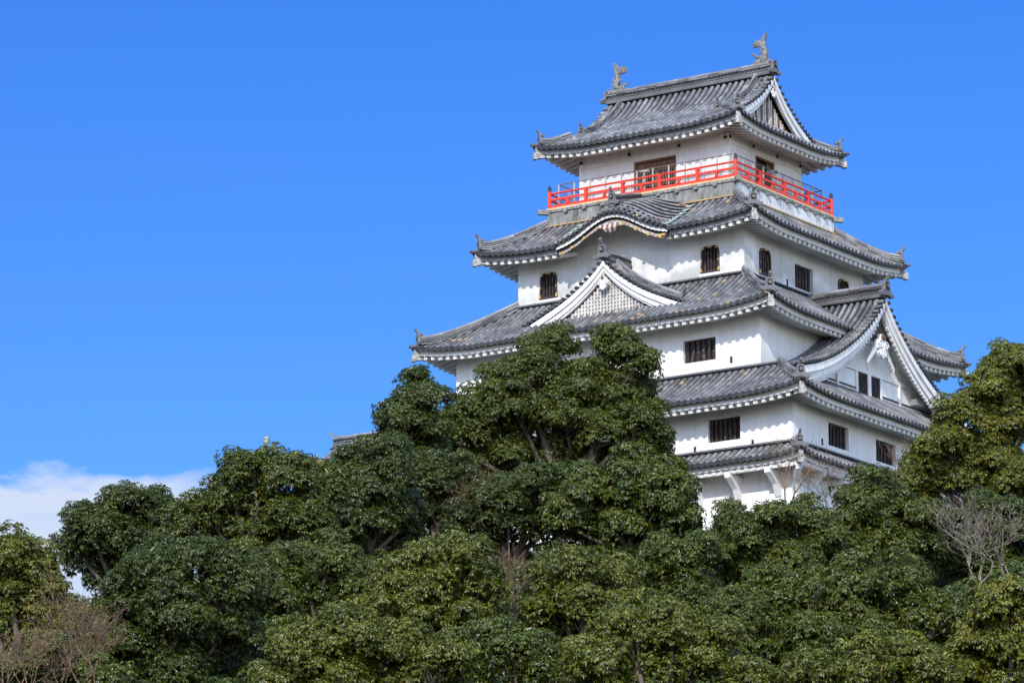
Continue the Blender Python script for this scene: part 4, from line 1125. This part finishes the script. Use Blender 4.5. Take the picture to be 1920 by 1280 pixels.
TREES = [
 # label, leaf material, depth, lobes, extra
 ('yellow-green evergreen at the far left edge under the cloud', 'yellow', 168, [(28,1052,62),(78,1108,54),(15,1135,78),(122,1155,50),(60,1195,62),(-45,1090,70),(140,1195,40)], {}),
 ('round dome-shaped evergreen standing against the white cloud', 'dark', 198, [(240,958,60),(180,985,52),(292,965,52),(148,1025,44),(215,1020,58),(290,1020,48)], dict(trunk=(240,1090), fill=.7)),
 ('broad dark evergreen below the grey pipe', 'mid', 188, [(472,886,52),(430,928,58),(548,893,60),(390,965,55),(480,980,72),(560,975,70),(602,925,50),(350,990,38)], {}),
 ('dark evergreen in front of the small turret roof', 'dark', 197, [(655,882,50),(712,850,42),(668,852,22),(640,930,58),(712,900,58),(680,970,58),(742,950,50)], {}),
 ('blue-green pointed evergreen beside the lower left eaves of the keep', 'dark', 206, [(780,712,22),(782,748,38),(742,765,30),(808,752,28),(775,800,52),(732,802,32),(785,850,56),(722,842,28)], {}),
 ('tall evergreen with two crown tips covering the left half of the keep', 'mid', 211, [(1032,654,44),(996,692,50),(1092,722,48),(1160,642,40),(1190,682,42),(938,724,46),(888,768,42),(960,765,66),(1060,775,74),(1160,742,56),(1205,785,38),(880,812,55),(822,805,38),(1125,812,44),(1232,820,26),(1205,850,30),(955,850,36),(1010,868,34,1.5),(1110,862,38,1.5),(905,868,34,1.0)], dict(trunk=(1052,900), cover=1.15, fill=.8)),
 ('dense rounded evergreen with a few yellow leaves below the keep wall', 'mid', 196, [(1180,905,62),(1112,932,60),(1250,932,56),(1062,972,48),(1180,985,70),(1272,970,34),(1240,888,36)], dict(size=.16)),
 ('shaded evergreen behind the bare grey twigs below the twin-tipped tree', 'dark', 200, [(930,935,58),(1000,912,52),(880,965,52),(960,995,58),(1042,905,42)], {}),
 ('dark evergreen left of the bare grey twigs in the middle of the slope', 'dark', 202, [(800,902,52),(842,955,46),(772,962,48),(860,890,38)], {}),
 ('large dark green tree at lower left between bare shrubs and olive crowns', 'dark', 172, [(300,1080,68),(380,1050,62),(240,1122,58),(330,1152,76),(440,1102,66),(422,1182,72),(252,1202,66),(340,1245,68),(200,1175,42)], {}),
 ('mid green evergreen above the olive crowns left of centre', 'mid', 180, [(540,1062,58),(620,1052,52),(600,1112,56),(520,1122,52),(672,1092,42)], {}),
 ('olive green crown with white wall showing just above it', 'olive', 162, [(800,1062,58),(860,1055,50),(742,1092,56),(900,1102,46),(812,1132,70),(702,1142,50),(880,1172,55)], {}),
 ('olive crown at the bottom edge left of centre', 'olive', 152, [(640,1192,66),(562,1222,56),(722,1212,66),(622,1272,74),(762,1262,66),(522,1282,46),(832,1242,52)], {}),
 ('olive crown right of the reddish bare twigs in the centre', 'olive', 164, [(1080,1072,54),(1032,1092,44),(1140,1082,46),(1092,1142,60),(1022,1162,42),(1172,1142,46)], {}),
 ('mid green crown below the keep between two olive crowns', 'mid', 176, [(1240,1062,56),(1300,1042,46),(1202,1112,46),(1282,1122,56)], {}),
 ('glossy evergreen directly below the lit foot wall of the keep', 'mid', 182, [(1378,972,32),(1345,1042,32),(1398,1010,38),(1460,970,32),(1440,1010,38),(1515,972,36),(1545,1002,36),(1402,1062,56),(1482,1062,66)], {}),
 ('rounded evergreen below the barred windows on the shaded side of the keep', 'mid', 186, [(1640,925,52),(1602,962,46),(1692,962,50),(1562,1002,42),(1642,1012,64),(1722,1022,50),(1742,972,38)], {}),
 ('tall yellow-green tree at the right edge reaching up to the eaves', 'yellow', 204, [(1892,678,46),(1858,722,46),(1830,772,54),(1785,772,36),(1902,790,66),(1768,832,50),(1722,875,44),(1850,862,66),(1702,908,34),(1792,902,54),(1912,902,56),(1945,702,56)], dict(trunk=(1840,990))),
 ('shaded evergreen behind the pale bare tree at right', 'dark', 190, [(1850,985,58),(1905,1000,56),(1800,1050,58),(1870,1080,60)], {}),
 ('large glossy tree in the lower right with deep shadow on its right side', 'mid', 162, [(1450,1132,66),(1382,1152,56),(1530,1122,66),(1602,1102,66),(1682,1092,56),(1785,1150,52),(1422,1212,66),(1522,1202,74),(1622,1182,70),(1712,1152,46)], {}),
 ('olive crown at the bottom edge below the large glossy tree', 'olive', 150, [(1602,1252,64),(1502,1272,56),(1692,1242,56),(1402,1282,46),(1752,1272,46)], {}),
 ('bright yellow-green fine-leaved bush in the bottom right corner', 'yellow', 152, [(1882,1142,56),(1842,1192,56),(1902,1212,64),(1822,1252,56),(1902,1282,56),(1940,1150,50)], dict(size=.14)),
 ('olive crown at the bottom edge right of centre', 'olive', 152, [(1182,1192,60),(1262,1182,56),(1122,1242,60),(1222,1262,64),(1312,1242,56),(1342,1192,46)], {}),
 ('mid green crown at the bottom edge below the reddish bare twigs', 'mid', 156, [(962,1232,56),(1032,1242,50),(922,1192,42),(1002,1282,56),(882,1277,46)], {}),
 ('low green tree behind the bare reddish shrubs in the bottom left corner', 'mid', 164, [(150,1262,54),(60,1262,52),(100,1225,34),(10,1275,46),(205,1285,46)], {}),
 # beyond the frame, so the slope goes on when seen from the side
]
for i, (lab, mat, dep, lobes, kw) in enumerate(TREES):
    tree(lab, mat, lobes, dep, 100+i, **kw)
def undergrowth():
    rng = random.Random(5); lobes = []
    for k in range(1900):
        s = rng.uniform(125, 214); l = rng.uniform(-44, 62)
        p = CAM+FH*s+RT*l; x, y = p.x, p.y
        if -19.5 < x < 9.5 and -9 < y < 18: continue
        lobes.append((V((x, y, ground(x, y)+.6)), rng.uniform(1.1, 2.4), .9))
    o, q = leaf_mesh('undergrowth', lobes, 'dark', 77, size=.21, cover=.30, rc=.75); o['kind'] = 'stuff'; TOTAL[0] += q
undergrowth()
print('leaves', TOTAL[0])

# ------------------------------------------------------------------ bare trees and shrubs
def bare(label, px, py, depth, h, spread, mat, seed, lean=(0, 0), group='bare shrubs and trees', levels=5, stems=3, r0=.07, kind='bare_tree', splay=.5, trop=.05, sp2=.75, wob=.16):
    rng = random.Random(seed); base = at(px, py, depth); gz = ground(base.x, base.y)
    t = bpy.data.objects.new(kind, None); COL.objects.link(t); t.location = (base.x, base.y, gz); t['label'] = label; t['category'] = 'bare tree'; t['group'] = group
    tr = MB(mat); tw = MB(mat); z0 = base.z-gz
    def grow(p, d, ln, r, lv):
        n = 3; pts = [p]; q = p
        for k in range(n):
            d = (d+V((rng.gauss(0, wob), rng.gauss(0, wob), rng.gauss(trop, .10)))).normalized(); q = q+d*(ln/n); pts.append(q)
        rr = [r*(1-.45*k/n) for k in range(n+1)]
        (tr if lv >= levels-1 else tw).tube(pts, rr, 5 if lv > 1 else 4, caps=False)
        if lv == 0: return
        for k in range(rng.choice((2, 3, 3)) if lv > 1 else 2):
            a = V((rng.gauss(0, 1), rng.gauss(0, 1), rng.gauss(.2, .6))).normalized()
            s = pts[rng.choice((2, 3, 3))]
            grow(s, (d+a*sp2).normalized(), ln*rng.uniform(.62, .85), max(r*.56, .007), lv-1)
    for k in range(stems):
        d = V((rng.gauss(0, splay)+lean[0], rng.gauss(0, splay), 1+lean[1])).normalized()
        d = (RT*(rng.gauss(0, splay)+lean[0])+FH*rng.gauss(0, splay*.5)+Z*(1+lean[1])).normalized()
        b0 = V((rng.uniform(-.2, .2), rng.uniform(-.2, .2), z0))
        grow(b0, d, h*.36*spread, r0, levels)
    if z0 > .1: pl = MB('bark'); pl.tube([V((0, 0, -.3)), V((.1, 0, z0*.5)), V((0, 0, z0))], [r0*2.0, r0*1.5, r0*1.1], 7); pl.build('stem', t)
    o = tr.build('trunk', t, smooth=True)
    tw.build('twigs', t, smooth=True)
bare('pale grey bare tree with curving branches in front of the right-hand trees', 1838, 1100, 176, 4.6, .85, 'twigpale', 9, stems=4, r0=.042, levels=5, splay=.9, trop=.22, sp2=1.2, wob=.34)
bare('slim pale forked stem at the right edge beside the bare tree', 1893, 1085, 177, 3.2, .9, 'twigpale', 6, stems=2, r0=.04, levels=3, splay=.3, trop=.2, sp2=1.0)
bare('dark thin branches crossing the lit foot wall of the keep', 1470, 965, 188, 4.6, .95, 'twigdark', 11, stems=2, r0=.05, levels=4, splay=.45, lean=(-.1, 0))
bare('brown bare bush between the keep wall and the round tree', 1560, 960, 190, 2.6, .9, 'twigdark', 12, stems=5, r0=.02, levels=4, splay=.35)
bare('thin bare twigs rising in front of the right barred window', 1690, 900, 192, 2.6, .9, 'twigdark', 13, stems=2, r0=.02, levels=3, splay=.35)
bare('grey bare twigs spreading left in the middle of the slope', 952, 985, 199.5, 3.3, .9, 'twigdark', 14, stems=4, r0=.028, levels=4, lean=(-1.1, -.5), splay=.3)
bare('reddish bare shrub in the gap between the olive crowns', 962, 1160, 163.5, 3.0, .9, 'twigdark', 15, stems=9, r0=.03, levels=4, splay=.25)
for i, (px, py, hh, lab) in enumerate(((-5, 1330, 2.9, 'leaning bare shrub at the left edge of the bottom corner'), (60, 1335, 3.1, 'bare shrub with crossing branches in the bottom left corner'), (112, 1330, 3.4, 'bare shrub second from the dark green tree in the bottom left'), (168, 1320, 4.2, 'tallest reddish bare shrub beside the dark green tree at bottom left'))):
    bare(lab, px, py, 150-i*.7, hh, .9, 'twigdark', 30+i, stems=3, r0=.034, levels=5, splay=.34, wob=.12)

# ------------------------------------------------------------------ other structures on the hill
def turret():
    c = at(690, 846, 238); z = c.z
    t = empty('turret', (c.x, c.y, z-8), 'small castle turret showing only its upturned grey ridge behind the trees', 'turret')
    loc = V((c.x, c.y, z-8)); inv = Matrix.Translation(-loc)
    cx, cy = c.x, c.y; A, B = 2.6, 2.0
    mb = MB('plaster'); mb.abox(cx-A, cx+A, cy-B, cy+B, z-9, z-1.6); o = mb.build('wall', t); o.matrix_parent_inverse = inv
    T = Tier(cx-A+.4, cx+A-.4, cy-B+.5, cy+B-.5, 1.5, z-.55, z-1.35, .3, 2.5)
    r_ = build_tier(t, T, 'tile', wall_o=1.1); r_.matrix_parent_inverse = inv
    up = MB('tile')
    for sg in (-1, 1):
        prev = None
        for k in range(-5, 6):
            x = cx+k*SP; pts = [V((x, cy+sg*(.1+1.5*j/5), z+.45-1.0*(j/5)**.85)) for j in range(6)]
            half_row(up, pts, (1, 0, 0), cap=False)
            if prev: pan_strip(up, prev, pts)
            prev = pts
    for sx in (-1, 1): up.face([V((cx+sx*1.9, cy-1.6, z-.6)), V((cx+sx*1.9, cy+1.6, z-.6)), V((cx+sx*1.9, cy, z+.45))], .4)
    up.build('gable_roof', r_)
    rb = MB('ridge'); p, q = V((cx-2.2, cy, z+.42)), V((cx+2.2, cy, z+.42)); big_ridge(rb, p, q, .36, .5)
    for sg, e in ((-1, p), (1, q)): half_row(rb, [e+V((-sg*.5, 0, .50)), e+V((0, 0, .58)), e+V((sg*.28, 0, .80))], (0, 1, 0), .11, cap=False)
    rb.build('ridge', r_)
turret()
def pipe():
    b = at(500, 835, 205); gz = ground(b.x, b.y); t = empty('vent_pipe', (b.x, b.y, gz), 'grey round pipe rising just above the treetops on the left', 'pipe')
    top = at(500, 819, 205).z-gz
    mb = MB('pipe'); mb.tube([V((0, 0, -.2)), V((0, 0, top))], .125, 14); mb.build('shaft', t, smooth=False)
    mb = MB('pipe'); mb.tube([V((0, 0, top-.10)), V((0, 0, top+.02))], .15, 14); mb.build('cap', t)
pipe()
def compound_wall():
    a, b = at(660, 1062, 206), at(1075, 1062, 206); zt = a.z
    t = empty('castle_wall', ((a.x+b.x)/2, (a.y+b.y)/2, zt-3), 'low white plastered wall glimpsed between the trees below the keep', 'wall')
    inv = Matrix.Translation(-V(t.location)); d = (b-a); d.z = 0; d.normalize(); n = Z.cross(d)
    mb = MB('plaster'); c = (a+b)/2; ln = (b-a).length
    mb.box((c.x, c.y, zt-1.4), d, n, Z, ln/2, .3, 1.6); o = mb.build('wall', t); o.matrix_parent_inverse = inv
    mb = MB('stone'); mb.box((c.x, c.y, zt-5), d, n, Z, ln/2, .5, 2); o = mb.build('stone_footing', t); o.matrix_parent_inverse = inv
    mb = MB('tile')
    k = int(ln/.34)
    for i in range(k):
        p = a+d*(ln*(i+.5)/k); p.z = zt+.55
        for sg in (-1, 1): half_row(mb, [p, p+n*(.35*sg)-Z*.15, p+n*(.65*sg)-Z*.32], d)
    for sg in (-1, 1): p = V((c.x, c.y, zt+.34)); mb.box(p+n*(.3*sg), d, (n*sg-Z*.5).normalized(), Z, ln/2, .38, .03, t=0)
    mb.beam((a.x, a.y, zt+.62), (b.x, b.y, zt+.62), .22, .16, t=.7); o = mb.build('tile_coping', t); o.matrix_parent_inverse = inv
compound_wall()
